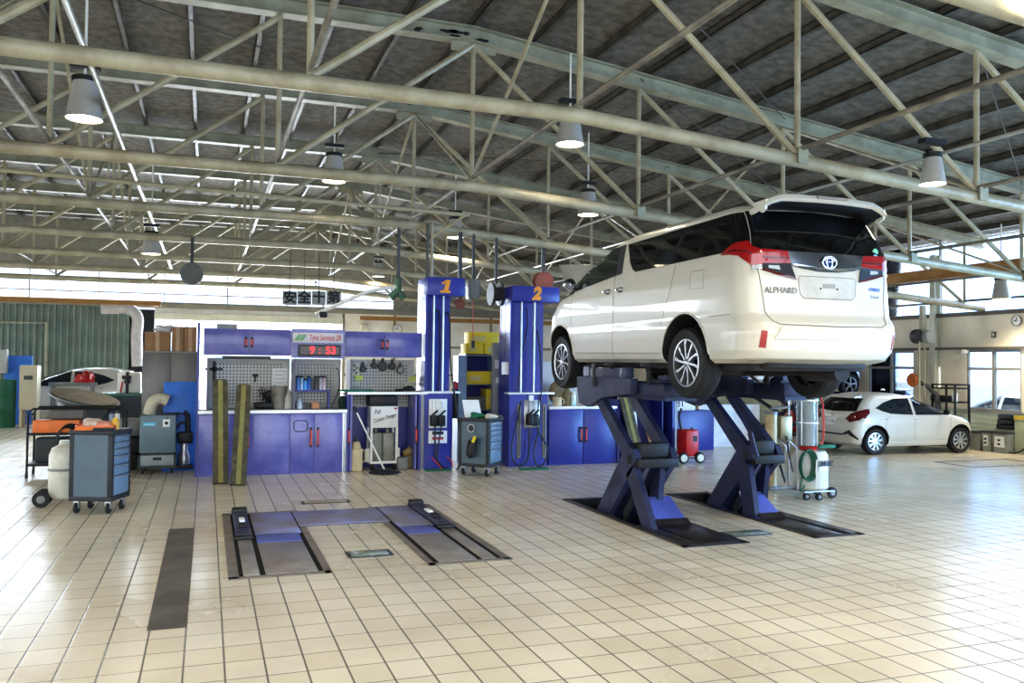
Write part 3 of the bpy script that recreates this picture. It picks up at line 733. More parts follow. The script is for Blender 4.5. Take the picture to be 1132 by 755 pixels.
for sx_ in (-1, 1): m.prism([(-2.56, 1.775), (-2.55, 1.69), (-2.50, 1.665), (-2.40, 1.72), (-2.36, 1.765)], 'X', sx_*.648-.012, sx_*.648+.012)
m.build('rear_spoiler', [CARW, BLACK], van, w=False)
m = MB().box((-.16, -2.632, 1.803), (.16, -2.61, 1.828)); m.build('stop_lamp', mat('stop_lens', (150, 140, 134), .2), van, w=False)
m = MB().lathe([(0, 0), (.032, 0), (.032, .002)], VAN.map(.60, 1.385, 'B', .012), 'Y', 16).build('round_sticker', mat('sticker_green', (120, 190, 150), .5), van, w=False)
m = MB().lathe([(0, 0), (.03, 0), (.03, .002)], VAN.map(.585, 1.32+.04, 'B', .014)+Vector((0, 0, -.03)), 'Y', 16).build('round_sticker', mat('sticker_blue', (120, 180, 230), .5), van, w=False)
# windscreen, raised bonnet, underside
m = MB(); VAN.patch(m, [(-.66, 1.22), (.66, 1.22), (.55, 1.69), (-.55, 1.69)], 'F', eps=.004, n=10); m.build('windscreen', GLASS, van, w=False)
m = MB(); a = radians(40)
rings = []
for i in range(7):
    x = -.70+1.4*i/6; c = .04*(1-(x/.7)**2)
    rings.append([m.bm.verts.new((x*(1-.12*t), 1.56+.74*t*cos(a)-c*sin(a), 1.22+.74*t*sin(a)+c*cos(a)+.05*sin(pi*t))) for t in (0, .15, .35, .55, .75, .9, 1)])
for A, B in zip(rings, rings[1:]):
    for k in range(6): m.bm.faces.new((A[k], A[k+1], B[k+1], B[k])).smooth = True
g = bmesh.ops.solidify(m.bm, geom=m.bm.faces[:], thickness=.025)
m.build('raised_bonnet', mat('bonnet_grey', (196, 196, 190), .35, coat=.5, var=.03), van, w=False)
m = MB().tube([(.6, 1.9, 1.1), (.5, 2.0, 1.6)], .006, 6).build('bonnet_stay', BLACK, van, w=False)
m = MB().box((-.62, -2.35, .28), (.62, 2.0, .36), .02).box((-.55, -2.45, .30), (.55, -2.0, .40), .03).box((-.45, -1.2, .22), (.1, -.2, .3), .03).tube([(.3, 1.2, .25), (.3, -.6, .24), (.35, -1.9, .27)], .035, 8).tube([(.35, -2.35, .27), (.35, -1.9, .27)], .09, 12)
m.tube([(-.65, -1.5, .36), (.65, -1.5, .36)], .05, 10).box((-.5, -1.75, .27), (.5, -1.62, .34), .02).tube([(-.6, 1.5, .34), (.6, 1.5, .34)], .04, 8).tube([(-.45, -1.55, .30), (-.2, -.9, .3)], .03, 6).tube([(.45, -1.55, .30), (.2, -.9, .3)], .03, 6)
m.build('underbody', DARK, van, w=False)

# ---- generic hatchback used for the parked and the other cars
HATCH = Shape([
    (.20, .74, -1.78, 1.90, .30, .50, .05, .12),
    (.27, .80, -1.90, 2.00, .30, .50, .06, .14),
    (.45, .84, -1.95, 2.04, .28, .55, .06, .14),
    (.62, .845, -1.94, 2.03, .26, .55, .06, .14),
    (.76, .845, -1.90, 1.96, .26, .55, .06, .14),
    (.88, .835, -1.85, 1.70, .26, .50, .06, .14),
    (.96, .82, -1.83, 1.28, .26, .40, .06, .12),
    (1.03, .80, -1.80, 1.00, .26, .36, .06, .12),
    (1.20, .73, -1.66, .62, .25, .32, .06, .12),
    (1.36, .65, -1.48, .20, .24, .30, .06, .12),
    (1.43, .59, -1.36, -.06, .22, .28, .05, .10),
    (1.465, .50, -1.18, -.28, .2, .25, .05, .08),
    (1.48, .36, -.95, -.45, .15, .2, .05, .05)])
def hatch(name, label, cat, loc, rz, sc_, paint, style, wheel_z=0., plate=None, red=True):
    t = thing(name, label, cat, loc, rz); t.scale = (sc_, sc_, sc_)
    S = HATCH
    o = S.body(sorted(set(frange(.2, 1.48, 30)+[q[0] for q in S.sl]))).build('body', [paint, DARK], t, w=False)
    boolean_arches(o, [(-1.25, .335, .385), (1.27, .335, .385)], .86)
    for y in (-1.25, 1.27):
        for sd in (-1, 1): wheel(t, sd*.735, y, .318, .318, .195, sd, .215, style)
    for sd, K in ((-1, 'L'), (1, 'R')):
        m = MB(); S.patch(m, [(-.08, .955), (.84, .955), (.50, 1.17), (.16, 1.32), (-.02, 1.36), (-.10, 1.36)], K, n=12, eps=.008)
        S.patch(m, [(-.16, .955), (-.18, 1.36), (-.60, 1.345), (-.95, 1.25), (-1.22, 1.12), (-1.05, 1.05), (-.80, .985)], K, n=12); m.build('side_window', mat('car_glass', (34, 42, 50), .05, var=.3), t, w=False)
        m = MB(); S.seam(m, [(-.12, .94), (-.12, .36)], K); S.seam(m, [(-.86, .94), (-.98, .75), (-.95, .55), (-.82, .38)], K); S.seam(m, [(.98, .9), (.95, .7), (.90, .36)], K); S.seam(m, [(-.84, .35), (.90, .35)], K)
        m.build('panel_seam', mat('seam_grey', (120, 118, 110)), t, w=False)
        m = MB()
        for y in (-.02, -.86): p = S.map(y-.06, .86, K, 0); m.tube([p+Vector((0, -.07, 0)), p+Vector((sd*.03, -.03, 0)), p+Vector((sd*.03, .04, 0)), p+Vector((0, .07, 0))], .012, 6)
        m.build('door_handle', paint, t, w=False)
        p = S.map(.78, .97, K, 0); m = MB().ball(p+Vector((sd*.11, -.02, .05)), .09, 1, .6, .75); m.m(1).tube([p, p+Vector((sd*.09, -.02, .03))], .02, 6); m.m(1).lathe([(0, -.01), (.065, -.005)], p+Vector((sd*.11, -.075, .05)), 'Y', 16)
        m.build('door_mirror', [BLACK, BLACK], t, w=False)
        m = MB(); S.patch(m, [(-1.42, 1.10), (-1.50, .99), (-1.62, .88), (-1.55, .88), (-1.40, 1.02)], K, eps=.006, n=4); S.wpatch(m, [('R', .46, .86), ('R', .58, .98), ('R', .70, 1.05), ('S', -1.48, 1.10), ('S', -1.38, 1.10), ('S', -1.55, .95), ('S', -1.68, .84), ('R', .62, .78)], sd, eps=.014)
        m.build('tail_lamp', REDD if red else REDL, t, w=False)
        m = MB(); S.patch(m, [(sd*.35, .70), (sd*.72, .86), (sd*.79, .80), (sd*.60, .66)], 'F', eps=.006, n=6); S.patch(m, [(1.60, .84), (1.86, .72), (1.82, .68), (1.66, .72)], K, eps=.006, n=5); m.build('headlamp', CLEARL, t, w=False)
    m = MB()
    for sd in (-1, 1): S.wpatch(m, [('R', 0, 1.02), ('R', .68, 1.045), ('R', .56, 1.34), ('R', 0, 1.37)], sd, eps=.008)
    m.build('rear_window', GLASS, t, w=False)
    m = MB(); S.patch(m, [(-.60, 1.0), (.60, 1.0), (.42, 1.38), (-.42, 1.38)], 'F', eps=.014, n=16); m.build('windscreen', mat('car_glass', (34, 42, 50)), t, w=False)
    m = MB()
    for sd in (-1, 1): S.wpatch(m, [('R', 0, .50), ('R', .45, .50), ('R', .60, .58), ('R', .66, .60), ('S', -1.72, .40), ('S', -1.72, .36), ('R', .62, .50), ('R', .45, .46), ('R', 0, .46)], sd, eps=.006)
    m.build('bumper_strip', BLACK, t, w=False); m = MB(); S.patch(m, [(-.45, .50), (.45, .50), (.40, .32), (-.40, .32)], 'F', eps=.006, n=6); m.build('bumper_grille', BLACK, t, w=False)
    if plate:
        m = MB(); S.patch(m, [(-.19, .69), (.19, .69), (.19, .86), (-.19, .86)], 'B', eps=.01, n=3); o = m.build('number_plate', PAPER, t, w=False)
        tx = text(plate, .12, 'plate_digits', mat('plate_green', (90, 120, 104), .6), None, (0, 0, 0)); tx.parent = o; tx.location = S.map(0, .755, 'B', .014)
    m = MB(); q = S.map(0, .93, 'B', .012); m.tube([q+Vector((.05*cos(a), 0, .035*sin(a))) for a in frange(0, 2*pi, 16)[:-1]], .006, 5, closed=True); m.build('emblem', CHROME, t, w=False)
    m = MB(); m.prism([(-1.40, 1.42), (-1.62, 1.38), (-1.60, 1.35), (-1.40, 1.36)], 'X', -.52, .52); m.build('roof_spoiler', paint, t, w=False)
    return t
# ------------------------------------------------------------------ lowered floor lift
t = thing('vehicle_lift', 'blue steel vehicle lift lowered flush into the tiles, scuffed and empty', 'vehicle lift', (1.36, 8.4, 0))
FR = mat('lift_frame', (146, 138, 126), .5, rgb2=(122, 114, 104), scale=6, metal=.2)
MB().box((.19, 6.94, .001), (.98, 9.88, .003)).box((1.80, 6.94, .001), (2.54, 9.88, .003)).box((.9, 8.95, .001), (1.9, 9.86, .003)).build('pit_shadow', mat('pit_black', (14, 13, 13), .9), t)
b = MB()
for (x0, x1) in ((.19, .98), (1.80, 2.54)):
    b.box((x0, 6.94, .003), (x1, 7.0, .009)).box((x0, 9.82, .003), (x1, 9.88, .009))
b.box((.19, 6.94, .003), (.27, 9.88, .009)).box((.93, 6.94, .003), (.99, 8.93, .009)).box((1.79, 6.94, .003), (1.85, 8.93, .009)).box((2.47, 6.94, .003), (2.54, 9.88, .009)); b.build('pit_frame', FR, t)
for (x0, x1) in ((.475, .885), (1.90, 2.24)):
    MB().box((x0, 8.62, .003), (x1+.03, 9.80, .014), .003).build('deck_plate', DECKB, t)
    MB().box((x0, 8.22, .003), (x1, 8.615, .014), .003).build('hinged_plate', mat('blue_plate', (96, 106, 176), .4, var=.1, scale=3), t)
    MB().box((x0, 7.01, .003), (x1, 8.215, .012), .003).build('ramp_plate', DECKG, t, label='bare grey scuffed ramp plate')
MB().box((.93, 8.96, .003), (1.88, 9.80, .013), .003).build('bridge_plate', DECKB, t)
for (x0, x1, s) in ((.305, .43, 1), (2.29, 2.42, -1)):
    MB().box((x0, 7.02, .003), (x1, 8.40, .012), .003).build('side_plate', DECKG, t)
    b = MB().box((x0-.01, 8.50, .003), (x1+.01, 9.72, .05), .012).m(1).box((x0+.02, 8.8, .05), (x1-.02, 8.95, .075), .01).box((x0-.02, 9.72, .003), (x1+.02, 9.86, .085), .02).box((x0-.03, 8.38, .003), (x1+.02, 8.50, .045), .02).m(2).box((x0+.04, 9.1, .05), (x1-.03, 9.28, .07), .005)
    b.build('lifting_arm', [LIFTB, BLACK, PAPER], t)
# small covers in the floor
p = onZ(408, 612.5); t = thing('floor_light', 'small glass-lidded floor light between the lowered lift decks', 'floor light', (p.x, p.y, 0))
MB().box((p.x-.20, p.y-.12, .001), (p.x+.20, p.y+.12, .010), .004).build('frame', GREYD, t)
MB().box((p.x-.165, p.y-.09, .008), (p.x+.165, p.y+.09, .013), .002).build('glass_lid', mat('lid_glass', (168, 182, 170), .08, rgb2=(120, 134, 120), scale=9), t)
p = onZ(825, 590); t = thing('floor_light', 'small glass-lidded floor light between the raised lift legs', 'floor light', (p.x, p.y, 0))
MB().box((p.x-.24, p.y-.12, .001), (p.x+.24, p.y+.12, .010), .004).build('frame', GREYD, t)
MB().box((p.x-.2, p.y-.09, .008), (p.x+.2, p.y+.09, .013), .002).build('glass_lid', mat('lid_glass', (168, 182, 170)), t)
p = onZ(360, 555); t = thing('drain_cover', 'flat steel drain cover set in the tiles beyond the lowered lift', 'drain cover', (p.x, p.y, 0))
MB().box((p.x-.29, p.y-.10, .001), (p.x+.29, p.y+.10, .006)).m(1).box((p.x-.25, p.y-.07, .006), (p.x+.25, p.y+.07, .008)).build('cover', [GREYD, mat('tile_infill', (188, 176, 150), .4)], t)
p = onZ(1095, 512); t = thing('floor_hatch', 'thin dark-edged hatch in the floor right of the hatchback', 'hatch', (p.x, p.y, 0))
b = MB()
for (a, c) in (((-.9, -.42), (.9, -.38)), ((-.9, .38), (.9, .42)), ((-.9, -.4), (-.86, .4)), ((.86, -.4), (.9, .4))): b.box((p.x+a[0], p.y+a[1], .001), (p.x+c[0], p.y+c[1], .005))
b.build('rim', GREYD, t)

# ------------------------------------------------------------------ raised scissor lift under the van
t = thing('scissor_lift', 'raised blue scissor lift with two leg sets holding up the white van', 'vehicle lift', (5.3, 8.4, 0))
for (x0, x1, s, Mx) in ((4.30, 4.92, -1, LIFTB), (5.79, 6.31, 1, LIFTD)):
    b = MB().box((x0, 6.96, -.42), (x1, 9.74, -.40)).box((x0, 6.96, -.42), (x0+.01, 9.74, 0)).box((x1-.01, 6.96, -.42), (x1, 9.74, 0)).box((x0, 6.96, -.42), (x1, 6.97, 0)).box((x0, 9.73, -.42), (x1, 9.74, 0))
    b.build('pit_lining', mat('pit_lining', (34, 32, 32), .8, var=.3), t)
    b = MB().box((x0-.05, 6.9, .001), (x0+.02, 9.8, .009)).box((x1-.02, 6.9, .001), (x1+.05, 9.8, .009)).box((x0-.05, 6.9, .001), (x1+.05, 6.97, .009)).box((x0-.05, 9.72, .001), (x1+.05, 9.8, .009)); b.build('pit_frame', mat('frame_dark', (62, 58, 58), .45, var=.3), t)
    xo = x0 if s < 0 else x1-.15
    MB().box((xo+.02, 6.97, -.005), (xo+.15, 7.98 if s < 0 else 8.1, .012), .004).build('side_plate', PLATE, t)
    m0, m1 = (x0+.18, x1) if s < 0 else (x0, x1-.17)
    MB().box((m0, 6.97, -.005), (m1, 7.90, .012), .004).build('floor_plate', PLATE, t)
    b = MB().prism([(7.90, .012), (8.30, .245), (8.31, .235), (7.91, 0)], 'X', m0+.03, m1-.01)
    b.build('hinged_flap', mat('flap_blue', (104, 116, 190), .3, rgb2=(86, 96, 160), scale=3, coat=.3), t)
    MB().box((m0+.03, 7.86, .0121), (m1-.01, 7.955, .045), 0, ('X', radians(30)), (m0, 7.90, .012)).build('worn_edge', PLATE, t)
    for k, xa in enumerate((x0+.05, x1-.12)):
        xb = xa+.065
        MB().prism([(8.98, -.35), (8.72, -.35), (8.70, 0), (8.12, .60), (8.20, .78), (8.40, .70), (9.0, .02)], 'X', xa, xb).build('lower_arm', [Mx], t)
        ft = ((7.55+(.34 if s > 0 else 0), -.2), (7.78+(.34 if s > 0 else 0), -.2)) if k == 0 else ((8.30, -.2), (8.46, -.2))
        MB().prism([*ft, (8.28 if k == 0 else 8.42, .50), (8.16, .64), (8.06 if k == 0 else 8.2, .56)], 'X', xa+((-.05 if s > 0 else 0) if k == 0 else -.07), xb+((-.05 if s > 0 else 0) if k == 0 else -.07)).build('cross_arm', [Mx], t)
        MB().prism([(8.05, .68), (8.12, .80), (8.20, .81), (9.02, 1.40), (9.16, 1.36), (8.34, .68), (8.2, .57)], 'X', xa-.005, xb+.005).build('upper_arm', [Mx], t)
    MB().box((x0+.06, 8.02, .60), (x1-.06, 8.34, .70), .01).box((x0+.12, 8.10, .70), (x1-.14, 8.26, .86), .02).tube([(x0+.04, 8.2, .68), (x1-.04, 8.2, .68)], .05, 14).build('hub_beam', [mat('greasy_black', (22, 20, 20), .6, var=.3, scale=8)], t)
    MB().tube([(x0+.3, 8.9, -.2), (x0+.3, 8.25, .62)], .045, 12).build('hydraulic_cylinder', [STEEL], t)
    MB().prism([(8.93, -.3), (8.80, -.3), (8.74, .02), (8.22, .60), (8.30, .66), (8.95, .0)], 'X', x0+.11, x1-.12).build('arm_panel', [mat('panel_dark', (30, 34, 56), .5)], t)
    # platform
    p0, p1 = x0+.10, x1-.08
    MB().box((p0, 7.58, 1.38), (p1, 9.45, 1.52), .012).box((p0+.03, 7.6, 1.34), (p1-.03, 9.2, 1.38)).build('platform_beam', [LIFTD], t)
    for q0, q1 in ((9.0, 9.42), (7.72, 8.0)):
        MB().box((p0+.06, q0, 1.52), (p1-.06, q1, 1.55), .008).box((p0+.14, q0+.06, 1.55), (p0+.26, q1-.06, 1.60)).build('pad_slide', [LIFTB], t)
    MB().prism([(9.5, 1.56), (9.5, 1.42), (9.44, 1.24), (9.20, 1.20), (8.80, 1.33), (8.12, 1.40), (8.10, 1.56)], 'X', x0+.0, x0+.09).build('side_cheek', [Mx], t)
    b = MB().box((x0-.01, 8.25, 1.555), (x0+.09, 9.28, 1.665), .012).box((x0-.015, 9.1, 1.56), (x0+.10, 9.3, 1.69), .02).box((x0-.015, 8.2, 1.56), (x0+.1, 8.34, 1.68), .02)
    b.m(1).box((x0-.02, 8.95, 1.45), (x0+.02, 9.05, 1.72), .01).m(2).box((x0-.017, 9.13, 1.575), (x0-.013, 9.27, 1.675)); b.build('lifting_head', [LIFTB, BLACK, mat('pad_pale', (150, 154, 178), .4)], t)
    for py_, pz_ in ((8.65, 1.6), (7.8, 1.5)): MB().box((x0+.0, py_-.1, 1.69), (x0+.1, py_+.1, 1.733), .01).tube([(x0+.05, py_, pz_), (x0+.05, py_, 1.7)], .025, 8).build('rubber_pad', [RUBBER], t)
MB().tube([(5.83, 8.52, 1.36), (5.83, 8.1, .95)], .018, 8).tube([(5.83, 8.1, .95), (5.83, 7.98, .69)], .03, 8).tube([(5.80, 7.98, .69), (5.9, 8.06, .69)], .03, 8).build('gas_strut', [LIFTD], t)
MB().box((4.92, 8.9, 1.40), (5.79, 9.05, 1.5)).build('cross_beam', [LIFTD], t)
MB().prism([(7.98, .03), (8.02, .0), (8.26, .26), (8.22, .29)], 'X', 5.795, 5.80).build('white_strip', [PAPER], t)
# ------------------------------------------------------------------ blue workbench wall
Y0 = 13.1
def R4(x0, y0, x1, y1, Y=Y0):
    """pixel rectangle (left, top, right, bottom) on the plane Y -> X0, Z0, X1, Z1"""
    a, b_, c, d = onY(x0, y0, Y), onY(x1, y0, Y), onY(x0, y1, Y), onY(x1, y1, Y)
    return (a.x+c.x)/2, (c.z+d.z)/2, (b_.x+d.x)/2, (a.z+b_.z)/2
def grip(m, x, z0, z1, y):
    m.m(0).tube([(x, y, z0), (x, y-.03, z0), (x, y-.03, z0+.02)], .010, 6).tube([(x, y, z1), (x, y-.03, z1), (x, y-.03, z1-.02)], .010, 6)
    m.box((x-.014, y-.04, z0-.02), (x+.014, y-.005, z0+.02)).box((x-.014, y-.04, z1-.02), (x+.014, y-.005, z1+.02))
    m.m(1).tube([(x, y-.034, z0+.015), (x, y-.034, z1-.015)], .015, 8)
def cabinet(name, label, x0, x1, z0, z1, y0, y1, splits, handles, blue=BLUE, group=None):
    t = thing(name, label, 'cabinet', ((x0+x1)/2, y0, z0), group=group)
    MB().box((x0, y0+.02, z0), (x1, y1, z1)).build('carcass', blue, t)
    e = [x0]+[x0+(x1-x0)*s for s in splits]+[x1]
    for i in range(len(e)-1):
        d = MB().box((e[i]+.005, y0, z0+.012), (e[i+1]-.005, y0+.02, z1-.008), .004).build('door', blue, t)
        if i < len(handles) and handles[i] is not None:
            fx, hz0, hz1 = handles[i]; m = MB(); grip(m, e[i]+(e[i+1]-e[i])*fx, hz0, hz1, y0); m.build('handle', [BLACK, REDH], d)
    return t
xa, za, xb, zb_ = R4(219, 460, 320, 526); xc = R4(320, 460, 383, 523)[2]
ZW = R4(222, 453, 383, 520)[3]            # worktop height
print('bench', xa, xb, xc, ZW)
cabinet('base_cabinet', 'wide blue base cabinet behind the two leaning planks', xa, xb, .0, ZW-.06, Y0, Y0+.62, [.50], [(.82, .42, .62), (.0+.07, .42, .62)])
t = cabinet('base_cabinet', 'narrower blue base cabinet with paired red-gripped doors below the digital clock', xb, xc-.06, 0, ZW-.06, Y0, Y0+.62, [.46], [(.86, .42, .68), (.12, .42, .68)])
m = MB(); hx, hz = R4(324, 464, 341, 478)[0:2]; q = R4(325, 465, 340, 477)
m.tube([(q[0]+.03, Y0-.003, q[1]), (q[2]-.03, Y0-.003, q[1]), (q[2], Y0-.003, q[1]+.03), (q[2], Y0-.003, q[3]-.03), (q[2]-.03, Y0-.003, q[3]), (q[0]+.03, Y0-.003, q[3]), (q[0], Y0-.003, q[3]-.03), (q[0], Y0-.003, q[1]+.03)], .008, 6, closed=True).build('oval_trim', mat('trim_dark', (40, 44, 90), .5), t)
o = MB().box((xa-.01, Y0-.03, ZW-.055), (xc, Y0+.62, ZW), .006).m(1).box((xa-.012, Y0-.034, ZW-.05), (xc, Y0-.028, ZW-.004)).build('worktop', [mat('worktop_steel', (150, 150, 146), .35, metal=.4, var=.15), mat('edge_alu', (222, 224, 226), .3, metal=.3, var=.04)]); tag(o, 'long worktop with bright metal edge under the left pegboards', 'worktop')
o = MB().box((xa-.04, Y0+.05, 0), (xa-.005, Y0+.62, 2.25)).build('end_panel', BLUED); tag(o, 'tall dark blue end panel at the left end of the bench wall', 'panel')
# upper cabinets
xu0, zu0, xu1, zu1 = R4(223, 363, 321, 392); 
UZ0, UZ1 = R4(223, 362, 467, 394)[1], R4(223, 365, 467, 396)[3]
x322, x380, x383, x467 = (R4(322, 370, 330, 390)[0], R4(380, 370, 390, 390)[0], R4(382.5, 370, 390, 390)[0], R4(467, 370, 480, 390)[0])
UZ0 = R4(223, 380, 322, 393)[1]; UZ1 = R4(223, 363.5, 322, 380)[3]
cabinet('wall_cabinet', 'blue wall cabinet with two red-gripped doors above the left pegboard', xa+.05, x322, UZ0, UZ1, Y0+.05, Y0+.5, [.51], [(.93, UZ0+.14, UZ1-.14), (.06, UZ0+.14, UZ1-.14)])
cabinet('wall_cabinet', 'blue wall cabinet with two red-gripped doors left of column 1', x383, x467, UZ0, UZ1, Y0+.05, Y0+.5, [.51], [(.93, UZ0+.14, UZ1-.14), (.06, UZ0+.14, UZ1-.14)])
# sign cabinet with clock
t = thing('sign_header', 'blue header panel with a pale sign strip, fixed between the wall cabinets', 'sign', ((x322+x380)/2, Y0+.05, UZ0))
MB().box((x322+.005, Y0+.06, UZ0-.03), (x380+.03, Y0+.5, UZ1+.02)).build('panel', BLUE, t)
q = R4(324, 368, 380, 379)
MB().box((q[0], Y0+.045, q[1]), (q[2], Y0+.06, q[3]), .004).build('sign_board', mat('sign_cream', (214, 210, 214), .4, var=.04), t)
text('Tyre Service 28', .125, 'lettering', INKR, t, ((q[0]*.37+q[2]*.63), Y0+.042, (q[1]+q[3])/2), shear=.2, sx=.60)
m = MB()
for k in range(2): m.prism([(q[0]+.02+.07*k, q[1]+.03), (q[0]+.08+.07*k, q[1]+.03), (q[0]+.14+.07*k, q[3]-.03), (q[0]+.08+.07*k, q[3]-.03)], 'Y', Y0+.040, Y0+.044)
m.build('emblem', INKG, t)
q = R4(330, 381, 377, 394)
t = thing('digital_clock', 'digital clock with red glowing digits under the sign strip', 'clock', ((q[0]+q[2])/2, Y0+.03, q[1]))
MB().box((q[0], Y0+.02, q[1]), (q[2], Y0+.058, q[3]), .006).m(1).box((q[0]+.03, Y0+.015, q[1]+.03), (q[2]-.03, Y0+.021, q[3]-.03)).build('case', [GREYD, mat('clock_face', (96, 84, 84), .3)], t)
text('9', .165, 'digit', LEDR, t, (q[0]*.68+q[2]*.32, Y0+.012, (q[1]+q[3])/2), bold=.004); text(':', .16, 'digit', LEDR, t, (q[0]*.5+q[2]*.5, Y0+.012, (q[1]+q[3])/2)); text('53', .165, 'digit', LEDR, t, (q[0]*.24+q[2]*.76, Y0+.012, (q[1]+q[3])/2), bold=.004)
# pegboards
def peg_mat():
    m = mat('pegboard', (196, 194, 188), .5, var=.05); nt = m.node_tree; N = nt.nodes; L = nt.links; b = N['Principled BSDF']
    src = b.inputs['Base Color'].links[0].from_socket; tc = N.new('ShaderNodeTexCoord'); v = N.new('ShaderNodeVectorMath'); v.operation = 'MULTIPLY'; v.inputs[1].default_value = (1/.05, 0, 1/.05); L.new(tc.outputs['Object'], v.inputs[0])
    f = N.new('ShaderNodeVectorMath'); f.operation = 'FRACTION'; L.new(v.outputs[0], f.inputs[0]); s_ = N.new('ShaderNodeVectorMath'); s_.operation = 'SUBTRACT'; s_.inputs[1].default_value = (.5, 0, .5); L.new(f.outputs[0], s_.inputs[0])
    ln = N.new('ShaderNodeVectorMath'); ln.operation = 'LENGTH'; L.new(s_.outputs[0], ln.inputs[0]); lt = N.new('ShaderNodeMath'); lt.operation = 'LESS_THAN'; lt.inputs[1].default_value = .24; L.new(ln.outputs['Value'], lt.inputs[0])
    mx = N.new('ShaderNodeMix'); mx.data_type = 'RGBA'; L.new(lt.outputs[0], mx.inputs['Factor']); L.new(src, mx.inputs['A']); mx.inputs['B'].default_value = C(52, 52, 52); L.new(mx.outputs['Result'], b.inputs['Base Color']); return m
PEG = peg_mat(); PLAIN = mat('back_plain', (198, 196, 190), .5, var=.04)
YP = Y0+.52
for (u0, u1, lab) in ((xa+.1, xb+.03, 'left pegboard with tools and a paper sheet above the worktop'), (xb+.05, xc-.02, 'middle pegboard behind the blue and grey spray cans'), (xc+.06, x467-.0, 'right pegboard with gauges above the open bench bay')):
    t = thing('pegboard', lab, 'pegboard', ((u0+u1)/2, YP, ZW))
    MB().box((u0, YP+.02, ZW), (u1, YP+.05, UZ0-.04)).build('back_panel', PLAIN, t)
    MB().box((u0+.12, YP+.008, ZW+.06), (u1-.12, YP+.02, UZ0-.1)).build('holed_sheet', PEG, t)
    MB().box((u0, YP-.4, ZW+.002), (u0+.03, YP+.02, UZ0-.04)).build('side_cheek', mat('cheek_pale', (120, 118, 130), .6), t)
q = R4(246, 394, 300, 396); o = MB().box((q[0], Y0+.1, UZ0-.06), (q[2], Y0+.2, UZ0-.005), .01).m(1).box((q[0]+.03, Y0+.12, UZ0-.065), (q[2]-.03, Y0+.18, UZ0-.058)).build('strip_light', [GREYD, PAPER]); tag(o, 'slim strip light fixed below the left wall cabinet', 'light')
# ---- things along the left worktop and pegboards
YT = Y0+.34
def P(x, y, Y=None): return onY(x, y, YT if Y is None else Y)
yf = YP+.006
q = P(237, 408, yf); m = MB().box((q.x-.02, yf-.025, q.z-.18), (q.x+.02, yf, q.z+.12)).box((q.x-.13, yf-.03, q.z-.015), (q.x+.12, yf-.005, q.z+.015)).ball((q.x, yf-.02, q.z), .04)
tag(m.build('gear_puller', BLACK), 'black cross-shaped puller hung at the left edge of the pegboard', 'tool')
q = P(282, 416, yf); tag(MB().box((q.x-.04, yf-.03, q.z), (q.x+.04, yf, q.z+.04), .005).box((q.x-.012, yf-.02, q.z-.09), (q.x+.012, yf, q.z)).build('socket_driver', BLACK), 'small black T-shaped tool hung in the middle of the left pegboard', 'tool')
q = R4(301, 407, 318, 430, yf); t = MB().box((q[0], yf-.006, q[1]), (q[2], yf, q[3])); 
for i in range(5): t.m(1).box((q[0]+.03, yf-.0075, q[3]-.05-.06*i), (q[2]-.03-.03*(i % 2), yf-.006, q[3]-.043-.06*i))
tag(t.build('paper_notice', [PAPER, GREY]), 'white paper sheet pinned on the left pegboard', 'paper')
q = P(296, 446); m = MB(); random.seed(3)
for i in range(26):
    a, r_ = random.random()*6.3, random.uniform(.05, .2); c = Vector((q.x+random.uniform(-.16, .14), YT+random.uniform(-.05, .05), ZW+random.uniform(.08, .30)))
    m.tube(arc(c, random.uniform(.03, .07), a, a+4.5, 8, random.choice(['XZ', 'YZ'])), .008, 5)
m.box((q.x-.2, YT-.08, ZW), (q.x+.2, YT+.06, ZW+.10), .03)
tag(m.build('cable_tangle', BLACK), 'dark tangle of cables and clips heaped on the worktop', 'cables')
q = P(308, 450); o = MB().lathe([(0, 0), (.105, 0), (.13, .32), (.135, .34), (.12, .34), (.1, .03), (0, .03)], (q.x, YT, ZW)).build('metal_can', mat('old_can', (150, 146, 132), .5, metal=.3, var=.2)); tag(o, 'tall grey metal can standing beside the cable tangle', 'can')
q = P(318, 450); t = thing('oil_bottle', 'pale cone-topped plastic oil bottle right of the metal can', 'bottle', (q.x, YT, ZW))
MB().lathe([(0, 0), (.085, 0), (.09, .15), (.05, .24), (.018, .33), (.012, .36), (0, .36)], (q.x, YT, ZW)).build('bottle', mat('bottle_white', (206, 206, 196), .5), t)
# little blue shelf with spray cans
q = R4(324, 431, 364, 446, YT-.06); SZ = q[3]
t = thing('can_shelf', 'small blue desktop shelf carrying the row of spray cans', 'shelf', ((q[0]+q[2])/2, YT, ZW))
MB().box((q[0], YT-.10, SZ-.025), (q[2], YT+.07, SZ)).build('top', BLUED, t)
for x in (q[0], q[2]-.025): MB().box((x, YT-.10, ZW), (x+.025, YT+.07, SZ-.025)).build('side', BLUED, t)
cans = [(329, 'can_blue', (98, 140, 196)), (333, 'can_pale', (160, 184, 206)), (337, 'can_blue2', (80, 150, 206)), (341, 'can_deep', (56, 100, 170)), (349, 'can_dark', (84, 76, 74)), (354, 'can_grey', (176, 168, 172)), (358, 'can_rose', (196, 172, 176))]
labs = ['pale blue spray can, first from the left on the small shelf', 'whitish blue spray can, second on the small shelf', 'bright blue spray can, third and shortest on the small shelf', 'deep blue spray can with pump head, fourth on the small shelf', 'dark grey spray can, fifth on the small shelf', 'light grey spray can, sixth on the small shelf', 'pinkish grey spray can, last at the right of the small shelf']
